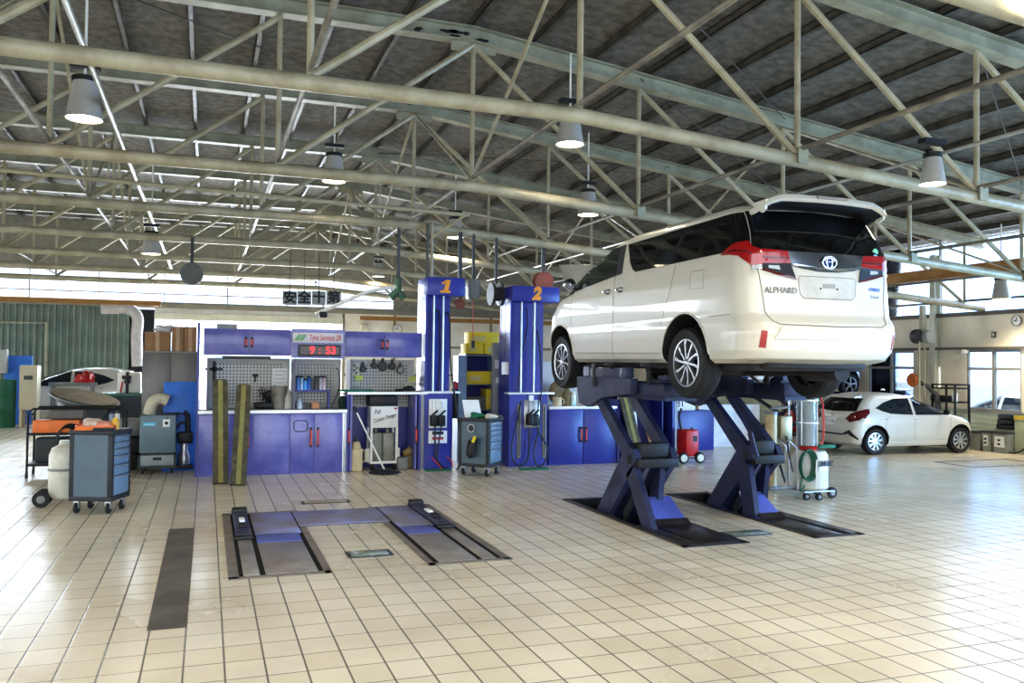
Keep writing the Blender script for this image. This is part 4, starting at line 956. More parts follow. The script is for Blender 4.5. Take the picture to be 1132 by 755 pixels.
for i, (px, nm, col) in enumerate(cans):
    x = P(px, 430).x; h = .22 if i != 2 else .17
    t = thing('spray_can', labs[i], 'spray can', (x, YT-.02, SZ), group='spray cans on the small shelf')
    MB().lathe([(0, 0), (.032, 0), (.032, h*.82), (.022, h*.88), (0, h*.88)], (x, YT-.02, SZ)).build('can_body', mat(nm, col, .35, var=.08, metal=.2), t)
    MB().lathe([(0, h*.86), (.03, h*.86), (.028, h), (0, h)], (x, YT-.02, SZ)).build('cap', BLACK, t)
q = P(349, 443, YT-.1); o = MB().box((q.x-.06, YT-.1, ZW), (q.x+.06, YT-.0, ZW+.1), .012).build('small_box', mat('orange_box', (206, 150, 110), .7)); tag(o, 'small orange cardboard box beneath the can shelf', 'box')
q = P(331, 445, YT-.08); o = MB().lathe([(0, 0), (.05, 0), (.05, .10), (.03, .12), (.03, .15), (0, .15)], (q.x, YT-.05, ZW)).build('glass_jar', mat('jar_glass', (206, 210, 206), .2)); tag(o, 'small clear jar standing under the left end of the can shelf', 'jar')
q = P(338, 447, YT-.06); m = MB()
for i in range(5): m.tube(arc((q.x+.05*i, YT-.02, ZW+.05), .035, 0, 5, 8), .008, 5)
tag(m.build('hose_clip', STEEL), 'row of loose metal clips under the can shelf', 'clips')
q = P(372, 432); m = MB().tube(spline([(q.x-.08, YT, ZW+.02), (q.x-.02, YT, ZW+.14), (q.x+.05, YT+.05, ZW+.34), (q.x+.03, YT+.06, ZW+.6), (q.x-.01, YT+.08, ZW+.62)]), .007, 6)
tag(m.build('bent_wire', BLACK), 'thin bent wire probe leaning against the middle pegboard', 'wire')
q = P(379, 444); m = MB().ball((q.x-.02, YT-.1, ZW+.10), .10, .7, .8, 1).ball((q.x+.03, YT-.1, ZW+.06), .07, .9, .9, .9).box((q.x-.07, YT-.14, ZW), (q.x+.05, YT-.02, ZW+.06), .01)
tag(m.build('work_glove', mat('dark_glove', (44, 66, 58), .8, var=.3)), 'dark green bundled glove at the right end of the left worktop', 'glove')
# kanji-free socket box, gauges, notes on the right pegboard
q = R4(388, 401, 397, 415, yf); t = thing('power_socket', 'cream power socket box at the upper left of the right pegboard', 'socket', (q[0], yf, q[1]))
MB().box((q[0], yf-.04, q[1]), (q[2], yf, q[3]), .008).build('box', CREAM, t)
m = MB()
for (a, c) in ((.35, .78), (.65, .6), (.35, .42), (.6, .2)): m.tube([(q[0]+(q[2]-q[0])*a, yf-.045, q[1]+(q[3]-q[1])*c), (q[0]+(q[2]-q[0])*a, yf-.035, q[1]+(q[3]-q[1])*c)], .02, 8)
m.build('outlet', mat('outlet_brown', (110, 90, 80), .5), t)
for i, (px, py, r_, lab) in enumerate(((401, 408, .052, 'dark round gauge hung lowest-left on the right pegboard'), (413, 404, .05, 'small dark round gauge, second along the right pegboard'), (422.5, 405, .075, 'largest black double gauge in the middle of the right pegboard'), (433, 405, .06, 'dark round gauge right of the large double gauge'), (442, 409, .062, 'pale-faced round gauge at the right of the pegboard'))):
    q = P(px, py, yf); t = thing('dial_gauge', lab, 'gauge', (q.x, yf, q.z), group='gauges on the right pegboard')
    MB().lathe([(0, -.06), (r_, -.06), (r_, 0), (0, 0)], (q.x, yf, q.z), 'Y', 20).build('case', BLACK, t)
    MB().lathe([(0, -.063), (r_*.78, -.063), (r_*.78, -.0605), (0, -.0605)], (q.x, yf, q.z), 'Y', 20).build('face', mat('face_grey', (150, 150, 144), .3) if i == 4 else GREYD, t)
    MB().box((q.x-.02, yf-.03, q.z+r_*.9), (q.x+.02, yf, q.z+r_+.06), .004).build('hook', GREYD, t)
for (px, py, w_, lab) in ((397, 418, 9, 'yellow note on the left of the right pegboard'), (456, 419, 8, 'yellow note on the right of the right pegboard')):
    q = R4(px-w_/2, py-3, px+w_/2, py+2.5, yf); tag(MB().box((q[0], yf-.005, q[1]), (q[2], yf, q[3])).build('sticky_note', NOTE), lab, 'note')
for (px, lab) in ((391, 'cream outlet strip below the left yellow note'), (454, 'cream outlet strip below the right yellow note')):
    q = R4(px-6, 422, px+6, 427, yf); m = MB().box((q[0], yf-.03, q[1]), (q[2], yf, q[3]), .005); m.m(1)
    for i in range(4): m.box((q[0]+.03+.05*i, yf-.032, q[1]+.03), (q[0]+.045+.05*i, yf-.029, q[1]+.045))
    tag(m.build('outlet_strip', [CREAM, INK]), lab, 'outlet strip')
# ---- open bay with the higher shelf
ZH = R4(384, 433, 470, 440)[3]
o = MB().box((xc+.0, Y0-.02, ZH-.045), (x467+.10, Y0+.60, ZH), .005).m(1).box((xc, Y0-.026, ZH-.042), (x467+.10, Y0-.02, ZH-.004)).build('worktop', [mat('worktop_steel', (150, 150, 146)), mat('edge_alu', (222, 224, 226))]); tag(o, 'raised metal-edged worktop over the open bay left of column 1', 'worktop')
xl = xc+.0; xr = R4(463, 440, 468, 515)[0]
t = thing('open_cabinet', 'open-fronted blue bay holding the coolant machine, doors folded back', 'cabinet', ((xl+xr)/2, Y0, 0))
MB().box((xl+.02, Y0+.56, 0), (xr+.03, Y0+.6, ZH-.05)).build('back_panel', BLUED, t)
for x in (xl, xr-.01): MB().box((x, Y0, 0), (x+.04, Y0+.56, ZH-.05)).build('side_panel', BLUED, t)
for (x, sg) in ((xl+.05, 1), (xr-.07, -1)):
    d = MB().box((x, Y0-.02, .02), (x+.03, Y0+.5, ZH-.06)).build('folded_door', BLUE, t)
    m = MB(); grip(m, x+(-.02 if sg > 0 else .02), .45, .66, Y0-.02); m.build('handle', [BLACK, REDH], d)
q = R4(407, 0, 437, 0); 
x0, z0, x1, z1 = R4(405, 439, 443, 516, Y0+.15); 
t = thing('coolant_changer', 'white wheeled coolant changer with black lid inside the open bay', 'service machine', ((x0+x1)/2, Y0+.15, 0))
wx0, wx1 = x0+.06, x1-.05; YM = Y0+.12; zt_ = R4(408, 449, 440, 473, YM)
MB().box((wx0, YM, zt_[1]), (wx1, YM+.36, zt_[3]), .01).build('head_box', WHITE, t)
MB().box((wx0-.02, YM+.02, zt_[3]), (wx1+.0, YM+.34, zt_[3]+.17), .02).build('lid', BLACK, t)
b = MB()
for x in (wx0, wx1-.035): b.box((x, YM, .13), (x+.035, YM+.06, zt_[1])).box((x, YM+.3, .13), (x+.035, YM+.36, zt_[1]))
b.box((wx0, YM, .10), (wx1, YM+.36, .14)).box((wx0-.06, YM+.05, .12), (wx0, YM+.3, .34), .01).box((wx1, YM+.05, .12), (wx1+.05, YM+.3, .34), .01).build('frame', WHITE, t)
for fx in (.26, .70):
    cx = wx0+(wx1-wx0)*fx; MB().box((cx-.095, YM+.08, .14), (cx+.095, YM+.28, .58), .03).tube([(cx, YM+.18, .58), (cx, YM+.18, .64)], .03, 10).build('tank', mat('tank_grey', (140, 140, 128), .35, var=.15), t)
for x in (wx0+.04, wx1-.04): MB().lathe([(0, -.025), (.055, -.025), (.055, .025), (0, .025)], (x, YM+.05, .055), 'X', 18).build('caster', RUBBER, t)
text('Coolant Changer', .085, 'lettering', INK, t, ((wx0+wx1)/2, YM-.004, (zt_[1]*.55+zt_[3]*.45)), rot=(pi/2, radians(-16), 0), shear=.35, sx=.62)
text('NI', .10, 'lettering', INK, t, (wx0+.10, YM-.004, zt_[3]-.09), shear=.3); MB().box((wx1-.07, YM-.003, zt_[3]-.05), (wx1-.02, YM, zt_[3]-.025)).build('red_badge', RED, t)
q = P(395, 517, Y0+.02); t = thing('jerry_can', 'tall beige jerry can with spout on the floor at the left of the bay', 'jerry can', (q.x, Y0+.12, 0))
MB().box((q.x-.095, Y0+.02, 0), (q.x+.085, Y0+.22, .36), .03).lathe([(.085, .35), (.07, .42), (.05, .46), (0, .46)], (q.x-.01, Y0+.12, 0)).build('can_body', BEIGE, t)
MB().tube([(q.x+.08, Y0+.12, .33), (q.x+.14, Y0+.12, .30), (q.x+.14, Y0+.12, .16), (q.x+.08, Y0+.12, .12)], .015, 8).build('handle', BEIGE, t)
MB().lathe([(0, .45), (.04, .45), (.03, .50), (.015, .56), (0, .56)], (q.x-.01, Y0+.12, 0)).build('spout', GREYD, t)
q = P(445, 512, Y0+.1); tag(MB().box((q.x-.09, Y0+.05, 0), (q.x+.09, Y0+.2, .20), .03).build('grey_canister', GREY), 'small grey canister at the foot of the coolant machine', 'canister')
q = P(453, 500, Y0+.2); tag(MB().tube([(q.x-.06, Y0+.3, .22), (q.x+.05, Y0+.25, .30)], .07, 12).box((q.x-.1, Y0+.2, 0), (q.x+.1, Y0+.4, .2), .02).build('oil_tin', mat('brass_tin', (150, 130, 76), .5)), 'brownish tin in the dark right corner of the open bay', 'tin')
# mop
a = onY(391, 449, Y0-.06); b_ = onZ(425, 523); b_.z = .05
t = thing('floor_mop', 'white-handled floor mop with dark fringed head leaning on the bay', 'mop', (b_.x, b_.y, 0))
v = (b_-a); k0 = a+v*.10
MB().tube([k0, b_], .013, 8).build('handle', WHITE, t); MB().tube([a, k0], .016, 8).build('grip', BLACK, t)
m = MB(); random.seed(5)
m.lathe([(0, .06), (.06, .05), (.20, .03), (.235, .012), (.22, 0), (0, 0)], (b_.x, b_.y, 0), seg=30)
for i in range(70):
    an = random.random()*6.283; r0 = .08; r1 = random.uniform(.2, .26)
    m.tube([(b_.x+r0*cos(an), b_.y+r0*sin(an), .05), (b_.x+.18*cos(an), b_.y+.18*sin(an), .035), (b_.x+r1*cos(an+.1), b_.y+r1*sin(an+.1), .008)], .008, 4)
o = m.build('mop_head', mat('mop_dark', (46, 48, 58), .9, var=.3, scale=30), t)
q = P(452, 432, Y0+.1); o = MB().tube(spline([(q.x-.22, Y0+.1, ZH+.02), (q.x-.1, Y0+.05, ZH+.03), (q.x+.02, Y0+.08, ZH+.045), (q.x+.1, Y0+.12, ZH+.03)]), .02, 8).ball((q.x+.0, Y0+.1, ZH+.05), .06, 1.5, .8, .7).build('impact_tool', BLACK); tag(o, 'black air tool lying on the raised worktop near column 1', 'tool')
q = P(393, 431, Y0+.1); o = MB().box((q.x-.25, Y0+.05, ZH), (q.x+.3, Y0+.3, ZH+.025), .008).build('folded_cloth', GREEN); tag(o, 'green cloth folded on the raised worktop below the socket box', 'cloth')
# two planks
for (px, py, qx, qy, lab) in ((244, 535, 243.5, 422, 'left of two weathered planks with ochre stripe leaning on the base cabinet'), (263, 537, 269.5, 428, 'right, tilted one of two ochre-striped planks leaning on the base cabinet')):
    f_ = onZ(px, py); g_ = onY(qx, qy, Y0-.05); L_ = (g_-f_).length; t = thing('ramp_plank', lab, 'plank', f_, group='planks leaning on the bench')
    ax = (g_-f_).normalized(); sx_ = Vector((1, 0, 0)); sx_ = (sx_-ax*sx_.dot(ax)).normalized(); ny = ax.cross(sx_).normalized()
    if ny.y > 0: ny = -ny
    def slab(m, u0, u1, d0, d1, l0=0., l1=1., taper=1.):
        V = []
        for l in (l0, l1):
            for (u, d) in ((u0, d0), (u1, d0), (u1, d1), (u0, d1)): V.append(m.bm.verts.new(f_+ax*(L_*l)+sx_*u+ny*d))
        F_ = [m.bm.faces.new([V[i] for i in q]) for q in ((0, 1, 2, 3), (7, 6, 5, 4), (0, 4, 5, 1), (1, 5, 6, 2), (2, 6, 7, 3), (3, 7, 4, 0))]; m._new(F_)
    m = MB(); slab(m, -.105, .105, 0, .05); slab(m, -.08, .08, 0, .05, 1., 1.012); m.build('plank', WOODP, t)
    m = MB(); slab(m, -.032, .032, .05, .056); m.build('ochre_stripe', STRIPE, t)

# ------------------------------------------------------------------ service columns
def column(label, X0, X1, Yf, ztop, zhead, num, nozz, yd=.55):
    t = thing('service_column', label, 'service column', ((X0+X1)/2, Yf+yd/2, 0), group='tall blue service columns')
    w_ = X1-X0
    b = MB().box((X0, Yf, 0), (X1-.0, Yf+yd, nozz[3])).box((X0, Yf+.22, nozz[3]), (X1, Yf+yd, zhead)).box((X0, Yf, nozz[3]), (X0+.03, Yf+.25, zhead))
    b.build('tower', BLUEG, t)
    MB().box((X0-.0, Yf-.10, zhead), (X1+.16, Yf+yd, ztop), .012).build('head_box', BLUEG, t)
    cx_, cz_ = (X0+X1)/2+.08, (zhead+ztop)/2
    if num == '1':
        m = MB(); m.prism([(cx_+a+.22*c, cz_+c) for a, c in ((-.085, -.105), (.085, -.105), (.085, -.065), (.045, -.065), (.045, .105), (-.03, .105), (-.09, .055), (-.09, .03), (-.03, .045), (-.03, -.065), (-.085, -.065))], 'Y', Yf-.106, Yf-.1); m.build('numeral', INKO, t)
    else: text(num, .28, 'numeral', INKO, t, (cx_, Yf-.104, cz_), shear=.22, bold=.018)
    MB().box((X0-.02, Yf-.03, nozz[3]), (X1+.12, Yf+.22, nozz[3]+.035), .004).build('ledge', mat('edge_alu', (222, 224, 226)), t)
    for fx in (.30, .64): MB().tube([(X0+w_*fx, Yf+.02, nozz[3]+.03), (X0+w_*fx, Yf+.02, zhead+.02)], .019, 10).build('riser_pipe', STEEL, t)
    return t
C1 = R4(469, 400, 502, 519, Y0); zt1 = R4(475, 307, 502, 320, Y0)[3]; zh1 = R4(475, 320, 502, 327, Y0)[1]; lz1 = R4(470, 435, 500, 440, Y0)[3]
t = column('tall blue service column nearer the bench, orange numeral one on its head', C1[0], C1[2]-.03, Y0, zt1, zh1, '1', (0, 0, 0, lz1))
def plate(t, x0, y0, x1, y1, m_, name, Y): q = R4(x0, y0, x1, y1, Y); MB().box((q[0], Y-.012, q[1]), (q[2], Y, q[3]), .003).build(name, m_, t); return q
plate(t, 474, 441, 494, 473, WHITE, 'nozzle_plate', Y0); q = plate(t, 473.5, 476, 494, 490, PAPER, 'notice_plate', Y0)
m = MB(); m.box((q[0]+.06, Y0-.014, q[1]+.14), (q[2]-.06, Y0-.012, q[1]+.19)).m(1).box((q[0]+.06, Y0-.014, q[1]+.06), (q[2]-.06, Y0-.012, q[1]+.10)).build('notice_print', [INK, INKR], t)
def nozzles(t, xs_, ytop, ymid, ybot, Y):
    for x in xs_:
        a, b_, c = onY(x, ytop, Y-.05), onY(x, ymid, Y-.07), onY(x, ybot, Y-.07)
        MB().tube([a+Vector((0, .04, 0)), a, b_], .012, 6).build('nozzle_hook', STEEL, t)
        MB().box(Vector((b_.x-.055, Y-.13, c.z)), Vector((b_.x+.055, Y-.015, b_.z)), .015).tube([b_+Vector((-.03, -.02, 0)), b_+Vector((.05, -.06, .08))], .016, 6).build('nozzle', BLACK, t)
nozzles(t, (479.5, 488), 444, 459, 471, Y0)
zf = .03
def hose(t, pts, r=.014, m_=None, name='hose'):
    MB().tube(spline([Vector(p) for p in pts], 7), r, 8).build(name, m_ or HOSE, t)
Z = lambda px, py, Y: onY(px, py, Y)
hose(t, [Z(481, 471, Y0-.07), Z(481, 490, Y0-.09), Z(482, 505, Y0-.10), Z(489, 516, Y0-.12), Z(500, 522, Y0-.2), Z(508, 512, Y0-.1), Z(508, 480, Y0-.06), Z(503, 440, Y0-.04), Z(498, 400, Y0+.0), Z(497, 352, Y0+.05), Z(492, 347, Y0+.1), Z(489, 354, Y0+.15)])
hose(t, [Z(488, 471, Y0-.07), Z(485, 490, Y0-.09), Z(483, 507, Y0-.1), Z(486, 515, Y0-.1)], .012)
hose(t, [Z(478, 352, Y0+.02), Z(483, 343, Y0+.06), Z(486, 352, Y0+.1), Z(486, 400, Y0+.1), Z(484, 434, Y0+.12)])
hose(t, [Z(477, 505, Y0-.1), Z(483, 512, Y0-.14), Z(489, 519, Y0-.2)], .009, HOSER, 'red_hose'); hose(t, [Z(493, 505, Y0-.1), Z(499, 509, Y0-.14), Z(500, 516, Y0-.2)], .009, HOSER, 'red_hose')
q = onZ(483, 520); tag(MB().box((q.x-.2, q.y-.12, 0), (q.x+.22, q.y+.10, .02), .008).build('green_rag', GREEN), 'green rag on the floor under the first column, beside its red cables', 'rag')
C2 = R4(563, 400, 605, 517, Y0); zt2 = R4(572, 317, 604, 334, Y0)[3]; zh2 = R4(572, 320, 604, 334, Y0)[1]; lz2 = R4(565, 436, 605, 440, Y0)[3]
t = column('tall blue service column nearer the van, orange numeral two on its head', C2[0], C2[2]-.0, Y0, zt2, zh2, '2', (0, 0, 0, lz2))
for o in t.children:
    if o.name.startswith('head_box'):
        pass
plate(t, 579, 442, 597, 473, STEEL, 'nozzle_plate', Y0)
for (x0, x1) in ((571.5, 575.5), (599.5, 603.5)):
    q = R4(x0, 447, x1, 506, Y0); MB().box((q[0], Y0-.012, q[1]), (q[2], Y0, q[3]), .004).m(1).box((q[0]+.02, Y0-.014, q[1]+.04), (q[2]-.02, Y0-.011, q[3]-.04)).build('slot_plate', [mat('slot_brown', (140, 132, 116), .5), GREYD], t)
nozzles(t, (586, 591.5), 445, 458, 470, Y0)
hose(t, [Z(577, 436, Y0+.05), Z(573, 460, Y0-.06), Z(566, 490, Y0-.08), Z(567, 508, Y0-.1), Z(575, 515, Y0-.13), Z(583, 508, Y0-.12), Z(585, 490, Y0-.1), Z(584, 472, Y0-.08)]); hose(t, [Z(593, 470, Y0-.08), Z(597, 480, Y0-.09), Z(605, 495, Y0-.1), Z(602, 511, Y0-.12), Z(594, 515, Y0-.14), Z(590, 500, Y0-.11), Z(596, 472, Y0-.08), Z(598, 440, Y0-.03), Z(598, 400, Y0+.05), Z(594, 365, Y0+.1)])
hose(t, [Z(582, 340, Y0+.1), Z(583, 360, Y0+.1), Z(576, 395, Y0+.05), Z(572, 434, Y0+.02)], .01)
MB().box(Z(585, 437, Y0-.03), Z(590, 443, Y0-.03)+Vector((0, .03, 0))).build('white_tag', PAPER, t)
q = onZ(588, 519); tag(MB().box((q.x-.2, q.y-.10, 0), (q.x+.26, q.y+.12, .02), .008).build('green_rag', GREEN), 'green rag on the floor under the second column, below its looped hoses', 'rag')
q = onZ(581, 519)
for (x, lab, ztp) in ((R4(473, 200, 475, 300, Y0+.4)[0], 'dark conduit rising from the head of column 1 to the roof', 4.0), (R4(478, 200, 480, 300, Y0+.4)[0], 'pale conduit rising from the head of column 1 to the roof', 4.0)):
    tag(MB().tube([(x, Y0+.4, zt1), (x, Y0+.4, ztp)], .028, 8).build('riser_conduit', PIPE if 'pale' in lab else ROD), lab, 'conduit')

# ------------------------------------------------------------------ shelf with yellow boxes, behind the columns
YS = 14.2
q = R4(514, 391, 545, 497, YS); sx0, sx1, sz1 = q[0], q[2]+.05, q[3]
t = thing('metal_shelf', 'blue-backed metal shelf with yellow boxes between the two columns', 'shelf', ((sx0+sx1)/2, YS, 0))
MB().box((sx0, YS+.42, 0), (sx1, YS+.44, sz1)).build('back_panel', mat('shelf_navy', (30, 40, 120), .5), t)
for x in (sx0, sx1-.03): MB().box((x, YS, 0), (x+.03, YS+.42, sz1)).build('side_panel', mat('shelf_side', (120, 150, 180), .4), t)
SHZ = [.10, .62, R4(515, 424, 540, 424.5, YS)[1], sz1-.02]
SHZ[1] = R4(515, 452, 540, 452.5, YS)[1]
for z in SHZ: MB().box((sx0+.03, YS, z-.02), (sx1-.03, YS+.42, z)).build('shelf_board', GREY, t)
def carton(px0, py0, px1, py1, zb_, lab, m_, Y=None, d=.32):
    Y = YS+.03 if Y is None else Y; q = list(R4(px0, py0, px1, py1, Y))
    if zb_ < sz1-.01: q[0] = max(q[0], sx0+.035); q[2] = min(q[2], sx1-.035)
    t = thing('parts_carton', lab, 'box', ((q[0]+q[2])/2, Y, zb_), group='cartons on the shelf between the columns'); hgt = q[3]-q[1]
    MB().box((q[0], Y, zb_), (q[2], Y+d, zb_+hgt), .004).build('carton', m_, t)
    MB().box((q[0]+.06, Y-.002, zb_+hgt*.25), (q[0]+.06+(q[2]-q[0])*.45, Y, zb_+hgt*.62)).build('label', mat('carton_label', (206, 196, 130), .6), t); return zb_+hgt
z = carton(515, 385, 534.5, 396, sz1, 'yellow carton with a pale label standing on the shelf top', YELLOW)
carton(535.5, 385, 546, 396, sz1, 'small yellow carton at the right on the shelf top', YELLOW)
carton(519, 371, 551, 384, z, 'long yellow carton stacked topmost on the shelf', YELLOW)
carton(516, 409, 543, 423, SHZ[2], 'yellow carton with grey print on the middle shelf', YELLOW)
carton(516, 437, 537, 451, SHZ[1], 'dull grey carton on the lower shelf behind the tool cart', mat('carton_grey', (96, 92, 84), .7))
carton(537.5, 429, 548, 451, SHZ[1], 'tall yellow carton at the right of the lower shelf', YELLOW)
q = R4(544, 379, 553, 462, 13.9); o = MB().box((q[0], 13.85, 0), (q[2], 13.95, q[3]+.0)).m(1).box((q[0]+.03, 13.84, q[3]-.45), (q[2]-.03, 13.85, q[3]-.3)).box((q[0]+.05, 13.84, q[3]-.7), (q[2]-.05, 13.85, q[3]-.6)).build('switch_cabinet', [mat('switch_grey', (170, 172, 170), .4, metal=.3), PAPER]); tag(o, 'narrow grey upright switch cabinet left of column 2', 'cabinet')
q = R4(554, 400, 564, 414, Y0+.1); tag(MB().box((q[0], Y0+.05, q[1]), (q[2], Y0+.10, q[3]), .01).build('switch_box', PAPER), 'small white switch box on the side of column 2', 'switch box')
q = R4(506, 393, 515, 500, 14.0); tag(MB().box((q[0], 14.0, 0), (q[2], 14.3, q[3])).build('pale_locker', mat('locker_blue', (136, 164, 196), .4)), 'narrow pale blue locker just right of column 1', 'locker')
t = thing('fire_extinguisher', 'red-topped hand gun and cable hung beside column 1', 'hose gun', onY(503, 430, 13.9)); q = onY(503, 430, 13.9)
MB().lathe([(0, 0), (.05, 0), (.05, .1), (0, .14)], q).build('red_cap', RED, t); MB().lathe([(0, -.5), (.06, -.5), (.06, 0), (0, 0)], q).build('body', BLACK, t)
t.name = 'grease_gun'
# cabinet right of column 2
q = R4(606, 450, 680, 515, Y0+.02); RZ = R4(606, 449, 680, 452, Y0)[3]
cabinet('base_cabinet', 'blue base cabinet with two red-gripped doors right of column 2', q[0], q[2]+.02, 0, RZ-.05, Y0, Y0+.6, [.5], [(.93, .40, .62), (.07, .40, .62)], BLUED)
o = MB().box((q[0], Y0-.02, RZ-.05), (q[2]+.02, Y0+.6, RZ), .004).build('worktop', mat('edge_alu', (222, 224, 226))); tag(o, 'short pale worktop on the cabinet right of column 2', 'worktop')
xg = q[2]+.02
tag(MB().box((q[0], Y0+.55, RZ), (q[2], Y0+.58, RZ+.75)).build('pegboard', PLAIN), 'plain grey back board behind the worktop clutter right of column 2', 'board')
q = P(614, 440, Y0+.25); q.x += .09; m = MB().ball((q.x, Y0+.3, RZ+.22), .2, 1., .55, 1.1); m.tube(arc((q.x, Y0+.18, RZ+.24), .13, .3, 3.4, 10), .02, 6)
tag(m.build('canvas_bag', mat('bag_khaki', (150, 134, 104), .85, rgb2=(120, 104, 78), scale=10)), 'crumpled khaki bag on the worktop right of column 2', 'bag')
q = P(616, 446, Y0+.1); t = thing('measuring_jug', 'tan handled jug in front of the khaki bag', 'jug', (q.x, Y0+.1, RZ)); MB().lathe([(0, 0), (.075, 0), (.08, .15), (.07, .15), (.065, .02), (0, .02)], (q.x, Y0+.1, RZ)).build('jug', BEIGE, t); MB().tube(arc((q.x+.085, Y0+.1, RZ+.075), .045, -1.4, 1.4, 8), .011, 6).build('handle', BEIGE, t)
q = P(627, 444, Y0+.2); tag(MB().lathe([(0, 0), (.09, 0), (.1, .2), (.06, .26), (.03, .3), (0, .3)], (q.x, Y0+.22, RZ)).build('clay_bottle', mat('bottle_olive', (128, 118, 88), .6)), 'olive flask standing right of the tan jug', 'flask')
q = P(634.5, 446, Y0+.1); t = thing('spray_can', 'white and cyan spray can at the right of the olive flask', 'spray can', (q.x, Y0+.12, RZ)); MB().lathe([(0, 0), (.045, 0), (.045, .17), (.03, .19), (0, .19)], (q.x, Y0+.12, RZ)).build('can_body', mat('can_cyan', (150, 206, 220), .4, rgb2=(230, 240, 240), scale=8), t); MB().lathe([(0, .18), (.035, .18), (.033, .24), (0, .24)], (q.x, Y0+.12, RZ)).build('cap', WHITE, t)
# open blue cabinet further right, with leaning planks
q = R4(700, 440, 746, 514, Y0); zz = R4(700, 438, 746, 441, Y0)[3]
t = thing('open_cabinet', 'open blue tall-fronted cabinet behind the left scissor legs', 'cabinet', ((q[0]+q[2])/2, Y0, 0))
XO = xg+.01
MB().box((XO, Y0+.5, 0), (q[2], Y0+.55, zz)).build('back_panel', mat('shelf_navy', (30, 40, 120)), t)
for x in (XO, q[2]-.05): MB().box((x, Y0, 0), (x+.05, Y0+.5, zz)).build('side_panel', BLUED, t)
MB().box((XO, Y0-.02, zz-.05), (q[2], Y0+.55, zz)).build('top_board', mat('edge_alu', (222, 224, 226)), t)
for x in (q[0]+.05, q[2]-.2): MB().box((x, Y0+.1, 0), (x+.02, Y0+.5, zz-.06)).build('folded_door', BLUED, t)
q2 = R4(650, 434, 746, 440, Y0+.3); tag(MB().box((q[0]-.2, Y0+.3, zz), (q[2], Y0+.55, zz+.14), .01).build('blue_tray', BLUE), 'blue tray lying on the open cabinet behind the lift', 'tray')
for (bx, by, tx, ty, m_, lab, ww) in ((709, 505, 690, 436, WOODP, 'weathered plank with ochre stripe leaning behind the left scissor leg', .1), (727, 510, 711, 450, WOOD, 'tan timber batten leaning right of the striped plank', .05), (706, 508, 702, 455, PAPER, 'white batten leaning between the plank and the tan timber', .025)):
    f_ = onY(bx, by, Y0-.28); f_.z = 0; g_ = onY(tx, ty, Y0-.04)
    m = MB(); dx = Vector((ww, 0, 0)); dy = Vector((0, .04, 0)); V = [m.bm.verts.new(p) for p in (f_-dx, f_+dx, f_+dx+dy, f_-dx+dy, g_-dx, g_+dx, g_+dx+dy, g_-dx+dy)]
    for q_ in ((0, 1, 2, 3), (7, 6, 5, 4), (0, 4, 5, 1), (1, 5, 6, 2), (2, 6, 7, 3), (3, 7, 4, 0)): m.bm.faces.new([V[i] for i in q_])
    if ww == .1:
        m.mi = 1; e = Vector((.03, 0, 0)); u = Vector((0, -.005, 0)); m.quad(f_-e+u, f_+e+u, g_+e+u, g_-e+u)
    tag(m.build('leaning_plank', [m_, STRIPE]), lab, 'plank')
# ------------------------------------------------------------------ tool carts
def cart(name, label, loc, rz, W=.46, D=.66, HT=.93, hz=.14):
    t = thing(name, label, 'tool cart', loc, rz)
    MB().box((-W/2, -D/2, hz), (W/2, D/2, hz+.05), .008).build('base_tray', TOOLF, t, w=False); MB().box((-W/2-.01, -D/2-.01, HT-.05), (W/2+.01, D/2+.01, HT), .01).build('top_tray', TOOLF, t, w=False)
    for x in (-W/2, W/2-.05):
        for y in (-D/2, D/2-.05): MB().box((x, y, hz+.05), (x+.05, y+.05, HT-.05), .006).build('corner_post', TOOLF, t, w=False)
    MB().box((-W/2+.012, -D/2+.006, hz+.05), (W/2-.02, D/2-.02, HT-.05)).build('body', TOOLG, t, w=False)
    hs = [.075, .075, .075, .105, .12, .22]; z = HT-.06
    tot = sum(hs); sc_ = (HT-.06-hz-.06)/tot
    for h in hs:
        h *= sc_
        d = MB().box((W/2-.02, -D/2+.055, z-h+.006), (W/2+.004, D/2-.055, z-.004), .003).build('drawer', TOOLL, t, w=False)
        m = MB().box((W/2+.004, -D/2+.06, z-.022), (W/2+.02, D/2-.06, z-.008), .003).build('drawer_lip', STEEL, d, w=False); z -= h
    for x in (-W/2+.06, W/2-.06):
        for y in (-D/2+.07, D/2-.07):
            c = MB().lathe([(0, -.018), (.045, -.018), (.055, -.012), (.055, .012), (.045, .018), (0, .018)], (x, y, .055), 'X', 18).build('caster', RUBBER, t, w=False)
            MB().box((x-.028, y-.02, .05), (x-.022, y+.03, .13)).box((x+.022, y-.02, .05), (x+.028, y+.03, .13)).box((x-.03, y-.03, .12), (x+.03, y+.03, hz)).build('fork', STEEL, c, w=False)
    return t
p = onZ(107, 569); CA = Vector((p.x, p.y+.24, 0)); cart('tool_cart', 'grey drawer tool cart with rags and bottles on top, front left', CA, -radians(22), .48, .43, .92)
p = onZ(533, 527); CB = Vector((p.x+.05, p.y+.25, 0)); c2 = cart('tool_cart', 'grey drawer tool cart with paper and gloves between the two columns', CB, -radians(46), .52, .46, .87)
